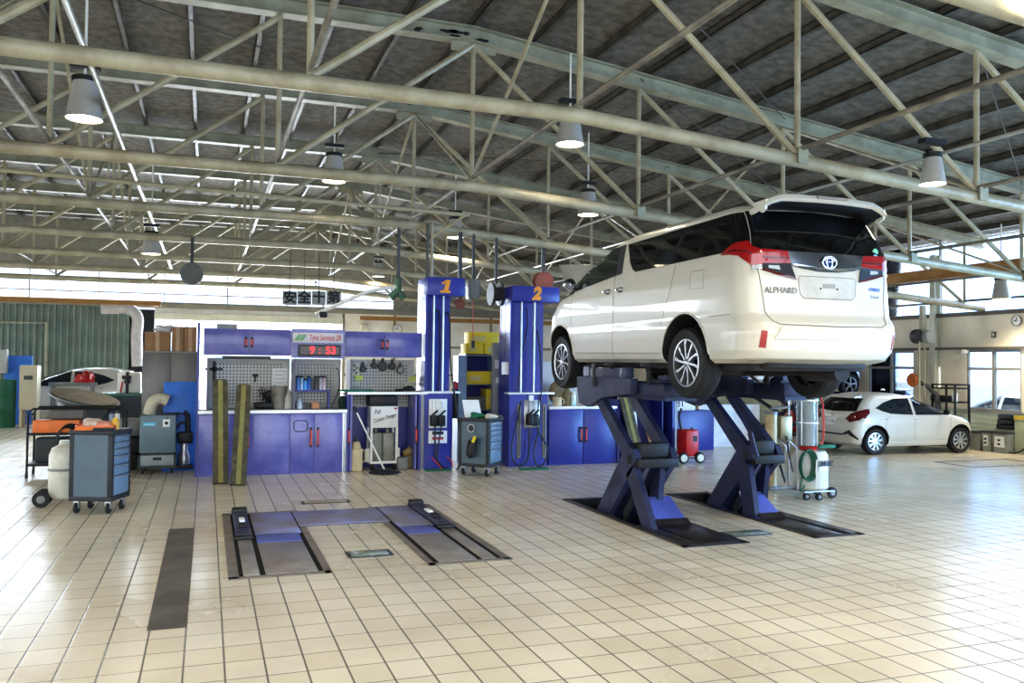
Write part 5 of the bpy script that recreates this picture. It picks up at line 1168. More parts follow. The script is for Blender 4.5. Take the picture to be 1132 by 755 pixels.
# round badge and hung blower gun on the side of the second cart
m = MB().lathe([(.05, 0), (.062, 0), (.062, -.008), (.05, -.008)], (-.04, -.236, .72), 'Y', 24, closed=True).m(1).lathe([(0, 0), (.05, 0), (.05, -.004), (0, -.004)], (-.04, -.232, .72), 'Y', 20).build('round_badge', [STEEL, TOOLF], c2, w=False)
g = thing('blow_gun', 'black hand blower with a yellow-labelled grip on the side of the cart', 'blower', CB, -radians(46)); 
MB().tube([(.0, -.31, .36), (.02, -.31, .46), (.08, -.31, .58)], [.07, .065, .045], 12).ball((0, -.31, .35), .075, 1, .7, 1).build('body', BLACK, g, w=False); MB().tube([(-.06, -.25, .55), (-.08, -.28, .42), (-.06, -.28, .34), (0, -.28, .32)], .012, 6).build('cable', HOSE, g, w=False)
MB().box((.05, -.365, .52), (.10, -.35, .62), .005, ('Y', radians(28))).build('label', YELLOW, g, w=False)
# clutter on the carts
zc = .92; RZm = Matrix.Rotation(-radians(22), 3, 'Z')
def on1(x, y, z=0.): return CA+RZm @ Vector((x, y, zc+z))
q = on1(-.02, -.05); t = thing('plastic_tray', 'shallow orange tray under the rags on the front left cart', 'tray', q)
MB().box(q+Vector((-.22, -.16, 0)), q+Vector((.20, .16, .012)), .004).box(q+Vector((-.22, -.16, .012)), q+Vector((-.205, .16, .05))).box(q+Vector((.185, -.16, .012)), q+Vector((.20, .16, .05))).box(q+Vector((-.22, -.16, .012)), q+Vector((.2, -.148, .05))).box(q+Vector((-.22, .148, .012)), q+Vector((.2, .16, .05))).build('tray', ORANGE, t)
random.seed(11)
def rag(c, r, m_, lab, name='work_rag', sz=.5):
    m = MB(); g_ = bmesh.ops.create_icosphere(m.bm, subdivisions=3, radius=r)
    for v in m.bm.verts:
        n = sin(v.co.x*41+c.x)*.16+sin(v.co.y*37+1.7+c.y)*.16+sin(v.co.z*33+v.co.x*23)*.14
        v.co *= 1+n; v.co.z = max(v.co.z*sz, -r*.3)+r*.3; v.co += Vector(c)
    for f in m.bm.faces: f.smooth = True
    return tag(m.build(name, m_), lab, 'rag')
rag(on1(-.08, -.04, .014), .10, mat('rag_white', (222, 214, 206), .9, rgb2=(196, 168, 150), scale=9), 'crumpled white rag in the orange tray', sz=.8)
rag(on1(.06, -.08, .014), .085, mat('rag_pink', (216, 150, 130), .9, var=.2), 'crumpled salmon rag in the orange tray', sz=.7)
for (x, y, h, r_, col, cap, lab) in ((.13, .10, .20, .028, (190, 184, 170), BLACK, 'slim grey spray can at the right on the front left cart'), (.06, .12, .19, .03, (120, 140, 160), BLACK, 'bluish can with dark cap behind the rags on the cart'), (.17, -.02, .13, .04, (220, 170, 60), YELLOW, 'yellow-topped bottle at the cart edge')):
    q = on1(x, y, 0.0); t = thing('spray_bottle', lab, 'bottle', q); MB().lathe([(0, 0), (r_, 0), (r_, h*.8), (r_*.5, h*.88), (0, h*.88)], q).build('bottle', mat('btl%d' % col[0], col, .4), t); MB().lathe([(0, h*.86), (r_*.6, h*.86), (r_*.5, h), (0, h)], q).build('cap', cap, t)
tag(MB().box(on1(.02, -.22, 0), on1(.02, -.22, 0)+Vector((.22, .03, .03)), .006).build('hand_tool', INK), 'dark hand tool lying on the front edge of the left cart', 'tool')
RZ2 = Matrix.Rotation(-radians(46), 3, 'Z')
def on2(x, y, z=0.): return CB+RZ2 @ Vector((x, y, .87+z))
q = on2(-.15, .02); m = MB(); m.prism([(q.y-.02, q.z), (q.y+.16, q.z+.26), (q.y+.165, q.z+.255), (q.y, q.z)], 'X', q.x-.13, q.x+.14); tag(m.build('paper_folder', PAPER), 'white paper folder propped on the tool cart between the columns', 'paper')
rag(on2(.0, -.12), .10, mat('glove_green', (36, 118, 84), .8, var=.2), 'green rubber glove crumpled on the second tool cart', 'rubber_glove')
rag(on2(.20, -.05), .08, mat('glove_pale', (214, 206, 190), .8), 'pale work glove at the right on the second tool cart', 'work_glove')
rag(on2(.24, .1), .06, mat('glove_grey', (90, 86, 80), .8), 'grey work glove at the back corner of the second tool cart', 'work_glove')

# ------------------------------------------------------------------ things at the left
p = onZ(63, 560); t = thing('gas_cylinder', 'pale wheeled gas cylinder behind the front left tool cart', 'cylinder', (p.x, p.y+.15, 0)); X, Y = p.x+.04, p.y+.15
MB().lathe([(0, .08), (.12, .08), (.155, .12), (.16, .2), (.16, .58), (.13, .66), (.06, .70), (.05, .75), (0, .75)], (X, Y, 0)).build('tank', mat('tank_white', (206, 204, 190), .4), t)
MB().lathe([(.161, .40), (.166, .40), (.166, .43), (.161, .43)], (X, Y, 0), closed=True).build('band', GREY, t)
for s in (-1, 1): MB().lathe([(0, -.03), (.085, -.03), (.095, 0), (.085, .03), (0, .03)], (X-.2, Y+.1*s-.08, .095), 'Y', 22).m(1).lathe([(0, -.034), (.045, -.034), (.045, -.03)], (X-.2, Y+.1*s-.08, .095), 'Y', 16).build('wheel', [RUBBER, GREY], t)
MB().tube([(X-.2, Y-.2, .095), (X-.2, Y+.05, .095)], .012, 6).tube([(X-.2, Y-.08, .095), (X-.12, Y, .2)], .015, 6).build('axle', GREYD, t)
# hose rack
p0, p1 = onZ(26, 531), onZ(56, 531); YK = p0.y+.2; x0, x1 = p0.x, onY(136, 470, YK).x; zt_ = onY(40, 452, YK).z
t = thing('wire_rack', 'black tube rack trolley loaded with hoses and boxes at far left', 'rack', ((x0+x1)/2, YK, 0))
b = MB()
for y in (YK, YK+.5):
    b.tube([(x0, y, .08), (x0, y, zt_-.06), (x0+.06, y, zt_), (x1-.06, y, zt_), (x1, y, zt_-.06), (x1, y, .08)], .016, 8)
for z in (.18, .62): b.tube([(x0, YK, z), (x1, YK, z)], .014, 8).tube([(x0, YK+.5, z), (x1, YK+.5, z)], .014, 8).tube([(x0, YK, z), (x0, YK+.5, z)], .014, 8).tube([(x1, YK, z), (x1, YK+.5, z)], .014, 8)
b.build('tube_frame', BLACK, t)
for z in (.18, .62): MB().box((x0, YK, z+.01), (x1, YK+.5, z+.022)).build('shelf', GREYD, t)
for x in (x0, x1):
    for y in (YK, YK+.5): MB().lathe([(0, -.015), (.04, -.015), (.04, .015), (0, .015)], (x, y, .04), 'X', 14).build('caster', RUBBER, t)
q = onY(46, 507, YK+.2); tag(MB().box((x0+.08, YK+.08, .202), (x0+.62, YK+.44, .56), .03).build('battery_box', mat('box_black', (52, 54, 54), .6)), 'dark box on the bottom shelf of the black rack', 'box')
tag(MB().box((x0+.06, YK-.03, .64), (x0+.66, YK+.3, .82), .02).build('orange_case', ORANGE), 'orange tool case on the middle shelf of the black rack', 'case')
tag(MB().box((x0+.24, YK+.08, .822), (x0+.70, YK+.42, .98), .05).build('soft_bag', mat('bag_grey', (112, 110, 102), .8)), 'grey padded bag on top of the orange case', 'bag')
m = MB()
for i in range(6): m.tube([Vector((x0+.5+.012*i, YK-.06-.006*i, .52))+Vector(((.13+.008*i)*cos(a), .02*sin(a*2), (.20+.01*i)*sin(a))) for a in frange(0, 2*pi, 22)[:-1]], .011, 5, closed=True)
tag(m.build('hose_coil', HOSE), 'black hose coil hung on the front of the black rack', 'hose')
# oil drain pan on stand
c = onY(92, 447, YK+1.15); r_ = .40
t = thing('drain_pan', 'wide grey oil drain pan tilted on top of its stand, left', 'drain pan', (c.x, c.y, 0))
m = MB().lathe([(.10, -.22), (.30, -.20), (.345, -.08), (.36, .0), (.50, .10), (.515, .10), (.515, .12), (.49, .12), (.34, .02), (.28, -.05), (0, -.07)], (0, 0, 0), seg=40)
M_ = Matrix.Translation(c) @ Matrix.Rotation(radians(12), 4, 'Y') @ Matrix.Rotation(radians(9), 4, 'X')
for v in m.bm.verts: v.co = M_ @ v.co
m.build('bowl', [mat('pan_grey', (112, 122, 128), .4, rgb2=(98, 106, 110), scale=4)], t)
m = MB().lathe([(0, -.045), (.30, -.035), (.47, .105), (.475, .115)], (0, 0, 0), seg=40)
for v in m.bm.verts: v.co = M_ @ v.co + Vector((0, 0, .014))
m.build('mesh_liner', mat('liner_khaki', (112, 104, 78), .6, rgb2=(84, 78, 58), scale=10), t)
MB().tube([(c.x, c.y, .05), (c.x, c.y, c.z-.18)], .05, 12).lathe([(0, 0), (.26, 0), (.26, .05), (.05, .08), (0, .08)], (c.x, c.y, 0)).build('stand', GREYD, t)
# exhaust extractor
YE = onZ(172, 524).y
q = R4(154, 459, 194, 524, YE); t = thing('fume_extractor', 'grey wheeled fume extractor with a bent duct on top', 'extractor', ((q[0]+q[2])/2, YE+.25, 0)); ex0, ex1, ez = q[0], q[2], q[3]
zm = R4(154, 500, 194, 501, YE)[1]
MB().box((ex0, YE, zm), (ex1, YE+.5, ez), .015).build('housing', mat('ext_grey', (104, 124, 130), .4, var=.06), t)
d = MB().box((ex0, YE-.005, .12), (ex1, YE+.5, zm-.02), .012).build('lower_drawer', mat('ext_pale', (142, 150, 150), .4, var=.06), t); MB().box(((ex0+ex1)/2-.06, YE-.02, zm-.10), ((ex0+ex1)/2+.06, YE-.003, zm-.06), .006).build('handle', BLACK, d)
b = MB(); 
for (x0_, x1_) in ((ex0-.015, ex0+.02), (ex1-.02, ex1+.015)): b.box((x0_, YE-.012, .09), (x1_, YE+.01, zm))
b.box((ex0-.015, YE-.012, zm-.03), (ex1+.015, YE+.01, zm)).box((ex0-.02, YE-.012, .08), (ex1+.02, YE+.5, .12)).build('frame', TOOLF, t)
for x in (ex0+.05, ex1-.05):
    for y in (YE+.05, YE+.45): MB().lathe([(0, -.015), (.04, -.015), (.04, .015), (0, .015)], (x, y, .04), 'X', 14).build('caster', RUBBER, t)
b = R4(180, 463.5, 188, 472, YE); MB().box((b[0], YE-.012, b[1]), (b[2], YE, b[3]), .003).m(1).tube([((b[0]+b[2])/2, YE-.03, b[1]+.06), ((b[0]+b[2])/2, YE-.01, b[1]+.06)], .025, 10).tube([((b[0]+b[2])/2, YE-.025, b[1]+.13), ((b[0]+b[2])/2, YE-.01, b[1]+.13)], .012, 8).build('switch_plate', [PAPER, BLACK], t)
b = R4(158, 467, 172, 471, YE); MB().box((b[0], YE-.006, b[1]), (b[2], YE, b[3])).m(1).box((b[0]+.02, YE-.008, b[1]+.02), (b[2]-.02, YE-.006, b[3]-.025)).build('maker_strip', [mat('strip_cyan', (90, 190, 220), .4), PAPER], t)
a = [onY(x, y, YE+.22) for (x, y) in ((165, 460), (166, 452), (170, 444), (178, 440.5), (186, 443))]; a[0].z = ez
m = MB(); pts = spline(a, 7); m.tube(pts, [.085+.005*(i % 2) for i in range(len(pts))], 16).build('bent_duct', DUCT, t)
tag(MB().box((ex0+.30, YE+.05, ez), (ex1+.06, YE+.3, ez+.02), .006).build('dark_rag', mat('rag_dark', (60, 58, 54), .9)), 'dark cloth lying flat on the fume extractor', 'rag')
q = R4(196, 470, 211, 522, YE+.2); cx = (q[0]+q[2])/2; t = thing('vacuum_pump', 'small black pump with steel cup beside the fume extractor', 'pump', (cx, YE+.3, 0))
MB().box((cx-.13, YE+.2, .04), (cx+.13, YE+.42, .10), .01).box((cx-.10, YE+.22, .42), (cx+.12, YE+.42, .60), .03).box((cx-.08, YE+.39, .08), (cx+.08, YE+.42, .45)).tube([(cx+.05, YE+.3, .6), (cx+.04, YE+.3, .85), (cx-.02, YE+.3, .9)], .04, 10).tube(spline([(cx-.06, YE+.3, .5), (cx-.14, YE+.28, .6), (cx-.05, YE+.28, .74), (cx+.05, YE+.28, .7)]), .018, 6).build('body', BLACK, t)
MB().lathe([(0, .10), (.085, .10), (.09, .14), (.09, .24), (.06, .30), (.06, .42), (0, .42)], (cx, YE+.3, 0)).build('cup', STEEL, t)
# grey locker with boxes on top, blue board
YL = YE+.9
q = R4(156, 388, 219, 524, YL); lx0, lx1, lz = q[0], q[2], q[3]
t = thing('grey_locker', 'dark grey two-door steel locker left of the bench, boxes on top', 'locker', ((lx0+lx1)/2, YL+.25, 0)); LG = mat('locker_grey', (118, 116, 110), .4, rgb2=(98, 96, 92), scale=1.5, metal=.3)
MB().box((lx0, YL+.02, 0), (lx1, YL+.5, lz)).build('carcass', LG, t)
for (u0, u1) in ((lx0, (lx0+lx1)/2), ((lx0+lx1)/2, lx1)): MB().box((u0+.006, YL, .06), (u1-.006, YL+.02, lz-.03), .004).build('door', LG, t)
for (a, b_, c_, d_, lab) in ((160, 366, 188, 387, 'widest brown carton at the left on the locker'), (190, 360, 203, 387, 'tall narrow brown carton in the middle on the locker'), (203.5, 360, 217, 387, 'tall narrow brown carton at the right on the locker')):
    q = R4(a, b_, c_, d_, YL+.05); t = thing('cardboard_box', lab, 'box', ((q[0]+q[2])/2, YL+.2, lz), group='cartons on the grey locker')
    MB().box((q[0], YL+.05, lz), (q[2], YL+.4, lz+q[3]-q[1]), .004).build('carton', CARD, t); MB().box(((q[0]+q[2])/2-.03, YL+.048, lz+.0), ((q[0]+q[2])/2+.03, YL+.05, lz+q[3]-q[1])).build('tape', mat('tape_tan', (170, 140, 104), .4), t)
    if a < 170: ztop = lz+q[3]-q[1]; xm = q[0]+.3
rag(Vector((xm, YL+.2, ztop)), .17, mat('bag_clear', (206, 206, 204), .3), 'crumpled clear plastic bag on the widest carton', 'plastic_bag', .35)
q = R4(180, 422, 220, 525, 13.95)
bd = MB().box((q[0], 13.94, 0), (q[2], 13.97, q[3]), .008).build('blue_board', BLUEL); tag(bd, 'bright blue board standing between extractor and bench', 'board')
q = R4(240, 357, 262, 361, Y0+.2); tag(MB().box((q[0], Y0+.15, UZ1), (q[2], Y0+.4, UZ1+.07)).build('flat_tin', mat('tin_grey', (140, 140, 136), .5)), 'flat grey tin lying on the left wall cabinet', 'tin')
# welding-machine bench left of the locker
YB2 = 15.5
q = R4(130, 437, 158, 470, YB2); t = thing('side_bench', 'dark teal bench with green top behind the fume extractor', 'bench', ((q[0]+q[2])/2, YB2+.3, 0)); z2 = R4(130, 435, 158, 438, YB2)[3]
MB().box((q[0]-.25, YB2, .1), (q[2], YB2+.6, z2-.05)).build('cabinet', mat('teal_dark', (52, 66, 72), .5), t); MB().box((q[0]-.3, YB2-.03, z2-.05), (q[2]+.03, YB2+.62, z2), .006).build('top', mat('teal_top', (70, 116, 104), .4), t)
MB().box((q[0]-.22, YB2+.03, 0), (q[2]-.03, YB2+.57, .1)).build('plinth', BLACK, t)
q = R4(130, 411, 155, 434, YB2+.2); t = thing('wheel_balancer', 'white bench machine with black chuck beside the locker', 'machine', ((q[0]+q[2])/2, YB2+.3, z2))
MB().box((q[0], YB2+.2, z2), (q[2], YB2+.5, z2+q[3]-q[1]), .02).build('housing', WHITE, t); cx = (q[0]+q[2])/2-.02
MB().tube([(cx, YB2+.1, z2), (cx, YB2+.1, z2+.36)], .025, 10).tube([(cx, YB2+.1, z2+.2), (cx, YB2+.2, z2+.2)], .05, 12).box((cx-.08, YB2+.06, z2+.24), (cx+.06, YB2+.14, z2+.30), .01).build('chuck', BLACK, t); MB().tube([(cx-.1, YB2+.1, z2+.02), (cx-.07, YB2+.1, z2+.2)], .015, 8).build('red_lever', RED, t)
# pile of tyres and rims under the bench gap
for i, (px, py) in enumerate(((147, 482), (150, 500), (146, 518))):
    q = onY(px, py, 14.3); z = (.62, .34, .08)[i]
    t = thing('spare_wheel', ['grey wheel rim on top of the stack behind the extractor', 'black tyre in the middle of the stack behind the extractor', 'black tyre at the bottom of the stack behind the extractor'][i], 'wheel', (q.x, 14.4, z-.08 if i else z-.08), group='wheels stacked behind the extractor')
    zz0 = (.53, .27, .01)[i]
    MB().lathe([(.16, 0), (.27, .0), (.30, .04), (.30, .20), (.27, .24), (.16, .24), (.15, .2), (.15, .04)], (q.x, 14.4, zz0), closed=True).build('tyre', RUBBER if i else GREY, t); MB().lathe([(0, .10), (.155, .12), (.155, .14), (0, .14)], (q.x, 14.4, zz0)).build('rim', ALLOY, t)
# far left: cabinet, board, drum, car, duct
YF = 23.5
q = R4(21, 404, 41, 452, YF); t = thing('beige_cabinet', 'tall beige equipment cabinet on legs at far left', 'cabinet', ((q[0]+q[2])/2, YF, 0))
MB().box((q[0], YF, .42), (q[2], YF+.5, q[3]), .02).build('housing', mat('beige_case', (196, 186, 156), .5, var=.06), t); MB().box((q[0]+.1, YF-.01, q[3]-.35), (q[2]-.1, YF, q[3]-.25)).build('vent', GREYD, t)
for x in (q[0]+.02, q[2]-.06): MB().box((x, YF, 0), (x+.05, YF+.5, .42)).build('leg', BEIGE, t)
q = R4(4, 393, 35, 452, 24.6); o = MB().box((q[0], 24.6, 0), (q[2], 24.7, q[3])).build('blue_board', BLUEL); tag(o, 'bright blue upright board behind the beige cabinet', 'board')
q = R4(-14, 420, 15, 452, 23.3); cx = (q[0]+q[2])/2; r_ = (q[2]-q[0])/2; t = thing('oil_drum', 'green ribbed oil drum at the left edge', 'drum', (cx, 23.3+r_, 0)); hh = q[3]
MB().lathe([(0, 0), (r_, 0), (r_, hh*.33), (r_*1.03, hh*.345), (r_, hh*.36), (r_, hh*.64), (r_*1.03, hh*.655), (r_, hh*.67), (r_, hh), (r_*.96, hh), (r_*.95, hh-.02), (0, hh-.02)], (cx, 23.3+r_, 0), seg=32).build('drum', DRUMG, t)
c = onY(5, 385, 24.4); tag(MB().box((c.x-.5, 24.3, 1.3), (c.x+.08, 24.5, 1.9), .03).box((c.x-.3, 24.35, 0), (c.x-.2, 24.45, 1.3)).build('control_post', mat('post_pale', (190, 190, 184), .5)), 'pale control post at the left edge above the drum', 'post')
a, b_ = onY(38, 436, 26.6), onY(131, 440, 26.6)
hatch('parked_car', 'white sunlit car parked before the green wall at far left', 'car', (a.x+(b_.x-a.x)*.42, 26.7, 0), pi/2, .98, CARW, 'cap', red=False)
q = onY(96, 408, 25.4); t = thing('drain_stand', 'grey stand with red rag in front of the far left car', 'stand', (q.x, 25.4, 0)); MB().box((q.x-.9, 25.3, .95), (q.x+.25, 25.5, 1.05)).box((q.x-.85, 25.3, 0), (q.x-.75, 25.5, .95)).box((q.x+.1, 25.3, 0), (q.x+.2, 25.5, .95)).box((q.x-.9, 25.3, .35), (q.x+.25, 25.5, .42)).build('frame', GREY, t)
rag(Vector((q.x-.02, 25.4, 1.05)), .22, RED, 'red rag heaped on the far grey stand', sz=.9)
# white duct and pipes on the green wall
p0, p1, p2 = onY(112, 341, 28.6), onY(150, 341, 28.6), onY(152, 405, 28.6)
o = MB().tube(spline([p0, (p0+p1)/2, p1+Vector((-.25, 0, 0)), p1+Vector((.05, 0, -.25)), (p1+p2)/2, p2], 6), .17, 16).build('vent_duct', mat('duct_pale', (190, 184, 180), .5)); tag(o, 'pale vent duct bending down at the right end of the green wall', 'duct')
p0, p1, p2 = onY(-20, 356, 29.2), onY(51, 357, 29.2), onY(50, 445, 29.2); tag(MB().tube([p0, p1, (p2.x, 29.2, 0)], .035, 8).build('wall_pipe', PIPE), 'pale pipe running along and down the green wall', 'pipe')
# ------------------------------------------------------------------ hanging things over the bench
def hang(name, lab, cat, px, py, Y, fn, zt_=3.9):
    p = onY(px, py, Y); t = thing(name, lab, cat, p); fn(t, p); return t
def reel(m_, r_, d_=.12):
    def f(t, p):
        MB().lathe([(0, -d_), (r_, -d_), (r_, -d_+.02), (r_*.75, -d_+.03), (r_*.75, d_-.03), (r_, d_-.02), (r_, d_), (0, d_)], p, 'Y', 22).build('reel', m_, t)
        MB().box(p+Vector((-.03, -.03, r_*.6)), (p.x+.03, p.y+.03, zb(p.x)-.02)).build('hanger', GREYD, t)
    return f
hang('hose_reel', 'round grey hose reel hung high above the clock sign', 'hose reel', 212, 303, 16.6, reel(mat('reel_grey', (104, 108, 104), .5, var=.2), .2))
hang('hose_reel', 'rust brown reel disc hung right of column 1', 'hose reel', 508, 336, 13.6, reel(mat('reel_rust', (130, 66, 48), .6, var=.2), .09, .05))
hang('cable_reel', 'grey boxy cable reel hung second along from column 1', 'cable reel', 523, 321, 13.6, lambda t, p: (MB().box(p+Vector((-.10, -.15, -.16)), p+Vector((.10, .15, .18)), .05).build('case', GREY, t), MB().box(p+Vector((-.02, -.02, .18)), (p.x+.02, p.y+.02, zb(p.x)-.02)).build('hanger', GREYD, t), MB().tube([p+Vector((0, 0, -.16)), p+Vector((.01, 0, -.85))], .008, 5).build('red_cable', HOSER, t), MB().lathe([(0, -.98), (.03, -.98), (.03, -.85), (0, -.85)], p+Vector((.01, 0, 0))).build('plug', BLACK, t)))
hang('cable_reel', 'dark cable reel with drum hung just left of column 2', 'cable reel', 548, 325, 13.6, lambda t, p: (MB().lathe([(0, -.10), (.20, -.10), (.2, -.06), (.12, -.05), (.12, .05), (.2, .06), (.2, .1), (0, .1)], p, 'X', 22).build('drum', GREYD, t), MB().box(p+Vector((-.02, -.02, .18)), (p.x+.02, p.y+.02, zb(p.x)-.02)).build('hanger', GREYD, t), MB().tube([p+Vector((.08, 0, -.1)), p+Vector((.08, 0, -.75))], .007, 5).build('red_cable', HOSER, t)))
hang('hose_reel', 'rust coloured reel hung right behind the head of column 2', 'hose reel', 600, 311, 13.9, reel(mat('reel_rust', (130, 66, 48)), .17, .09))
hang('air_regulator', 'green valve block hung from the roof left of column 1', 'valve', 440, 322, 13.7, lambda t, p: (MB().tube([p+Vector((0, 0, .22)), p+Vector((0, 0, -.02))], .06, 10).tube([p, p+Vector((-.13, 0, -.12))], .06, 10).tube([p, p+Vector((.10, 0, -.12))], .06, 10).build('valve_body', mat('valve_green', (70, 112, 90), .5), t), MB().tube([p+Vector((0, 0, .2)), (p.x, p.y, zb(p.x))], .03, 8).build('hanger', GREYD, t)))
o = MB().tube(spline([onY(431, 347, 13.5), onY(455, 337, 13.5), onY(475, 326, 13.5), onY(495, 313, 13.5)][0:1]+[onY(350, 347, 13.3), onY(380, 334, 13.3), onY(410, 323, 13.3), onY(436, 317, 13.3)], 5) if 0 else spline([onY(349, 347, 13.3), onY(375, 336, 13.3), onY(400, 325, 13.3), onY(420, 319.5, 13.3), onY(438, 317, 13.3)], 5), .028, 8).build('extraction_boom', mat('boom_white', (216, 214, 208), .4)); tag(o, 'white curved boom arm sweeping up above the bench to the green valve', 'boom')
q = onY(357, 349, 13.3); tag(MB().box(q+Vector((-.06, -.06, -.03)), q+Vector((.06, .06, .06)), .02).tube([q+Vector((0, 0, .05)), (q.x, q.y, q.z+.17)], .01, 6).build('boom_hook', BLACK), 'small black hook block at the low end of the white boom', 'hook')
# safety-first boards
SB = mat('board_grey', (150, 150, 138), .6, var=.06)
for ch, px, w_, lab in (('安', 320.5, 16, 'first hanging grey board, black character with a roof-like top'), ('全', 336.5, 15, 'second hanging grey board, black peaked character'), ('十', 352.5, 15, 'third hanging grey board with a bold black cross'), ('第', 369, 16, 'fourth hanging grey board, partly crossed by the white boom')):
    q = R4(px-w_/2, 322, px+w_/2, 337, 18.0); t = thing('sign_board', lab, 'sign', ((q[0]+q[2])/2, 18., q[1]), group='hanging safety sign boards')
    MB().box((q[0], 18., q[1]), (q[2], 18.03, q[3]), .004).build('board', SB, t)
    text(ch, (q[3]-q[1])*.95, 'character', mat('ink_black', (24, 24, 24), .6), t, ((q[0]+q[2])/2, 17.996, (q[1]+q[3])/2), bold=.008)
    MB().tube([((q[0]+q[2])/2, 18.015, q[3]), ((q[0]+q[2])/2, 18.015, zb(q[0]))], .008, 5).build('wire', ROD, t)
c = onY(437, 370, 26.5)
def wall_clock(lab, c, ax, r_):
    t = thing('wall_clock', lab, 'clock', c); s = 'Y' if ax == 'Y' else 'X'; d = 1
    MB().lathe([(0, 0), (r_, 0), (r_, -.05), (r_*.92, -.05), (r_*.9, -.03), (0, -.03)], c, s, 28).build('case', mat('clock_case', (170, 150, 110), .5) if ax == 'Y' else GREY, t)
    MB().lathe([(0, -.032), (r_*.88, -.032), (r_*.88, -.034), (0, -.034)], c, s, 28).build('face', PAPER, t)
    if ax == 'Y': MB().box(c+Vector((-.01, -.04, 0)), c+Vector((.01, -.036, r_*.6))).box(c+Vector((-r_*.5, -.04, -.01)), c+Vector((0, -.036, .01))).build('hands', INK, t)
    else: MB().box(c+Vector((-.04, -.008, 0)), c+Vector((-.036, .008, r_*.6))).box(c+Vector((-.04, 0, -.01)), c+Vector((-.036, r_*.5, .01))).build('hands', INK, t)
wall_clock('round tan-rimmed wall clock over the right wall cabinet', onY(439, 364, YB-.06), 'Y', .17*1.0)
wall_clock('round grey wall clock high on the side wall by the right edge', onX(1125, 354.5, XW-.001), 'X', .115)
q = onX(1099, 370, XW); tag(MB().box((XW-.03, q.y-.05, q.z-.065), (XW, q.y+.05, q.z+.065), .004).m(1).box((XW-.032, q.y-.03, q.z-.04), (XW-.03, q.y+.03, q.z+.04)).build('wall_plate', [GREYD, CREAM]), 'small dark-framed plate on the side wall below the clock', 'plate')
q = onY(403, 362, YB-.1); tag(MB().box((q.x-.12, YB-.16, q.z-.12), (q.x+.12, YB, q.z+.12), .02).build('wall_box', CREAM), 'small cream box on the white rear wall left of the tan clock', 'box')
# ------------------------------------------------------------------ behind the lift
YG = 15.2
q = onZ(763, 512.5); X, Y = q.x, q.y
t = thing('battery_charger', 'red wheeled battery charger beyond the right end of the bench', 'charger', (X, Y+.2, 0)); k = 1
X += .06; MB().box((X-.14, Y+.0, .12), (X+.12, Y+.34, .58), .03).build('case', RED, t)
for x in (-.27, .06): MB().lathe([(.0, -.03), (.09, -.03), (.10, 0), (.09, .03), (0, .03)], (X+x+.06, Y-.02, .10), 'Y', 22).m(1).lathe([(0, -.034), (.065, -.034), (.065, -.03)], (X+x+.06, Y-.02, .10), 'Y', 18).build('wheel', [RUBBER, CREAM], t)
MB().box((X+.0, Y-.004, .38), (X+.08, Y, .48)).build('vent', BLACK, t); MB().tube([(X+.12, Y+.2, .2), (X+.16, Y+.2, .4), (X+.15, Y+.2, .55), (X+.08, Y+.2, .6)], .018, 8).tube([(X-.12, Y+.2, .56), (X-.17, Y+.2, .8), (X-.12, Y+.2, .95)], .02, 8).build('handle', BLACK, t)
MB().tube([(X-.2, Y-.02, .10), (X+.12, Y-.02, .10)], .012, 6).build('axle', GREYD, t)
q = onZ(748, 508); q.y += .6; q.x += .45; tag(MB().box((q.x-.42, q.y+.15, 0), (q.x+.02, q.y+.6, 1.02), .02).m(1).box((q.x-.35, q.y+.2, 1.02), (q.x-.05, q.y+.45, 1.22), .02).build('grey_machine', [mat('mach_grey', (150, 154, 154), .5), GREYD]), 'plain grey machine cabinet behind the red charger', 'machine')
q = onY(748, 446, 14.6); t = thing('plate_sign', 'white plate reading 5-281 behind the blue open cabinet', 'plate', (q.x, 14.6, q.z)); MB().box((q.x-.40, 14.6, q.z-.10), (q.x+.28, 14.62, q.z+.14), .006).build('plate', PAPER, t); text('5-281', .22, 'plate_digits', INK, t, (q.x-.05, 14.596, q.z), sx=.9)
tag(MB().box((q.x-.45, 14.65, 0), (q.x+.9, 15.1, q.z-.15), .01).build('blue_chest', BLUED), 'low blue chest under the white 5-281 plate', 'chest')
tag(MB().box((q.x-.4, 14.7, q.z-.15), (q.x+.5, 15.0, q.z+.12), .02).build('white_case', PAPER), 'white case on the low blue chest', 'case')
tag(MB().box((q.x+.95, 15.2, 0), (q.x+2.4, 15.3, .88)).build('white_screen', mat('screen_white', (226, 230, 236), .5)), 'low white screen board standing on the floor behind the lift', 'board')
# stack of tyres at the far corner
for (px, lab) in ((733, 'black tyre standing upright far beyond the lift, left one'), (746, 'black tyre standing upright far beyond the lift, right one')):
    q = onY(px, 458, 23.2); q.x += .15 if px > 740 else -.25
    o = MB().lathe([(.20, -.1), (.36, -.1), (.40, -.05), (.40, .05), (.36, .1), (.20, .1)], (q.x, q.y, .40), 'Y', 30, closed=True).m(1).lathe([(0, -.03), (.2, -.03), (.2, .03), (0, .03)], (q.x, q.y, .4), 'Y', 20).build('loose_tyre', [RUBBER, GREYD]); tag(o, lab, 'tyre', 'loose tyres at the rear')
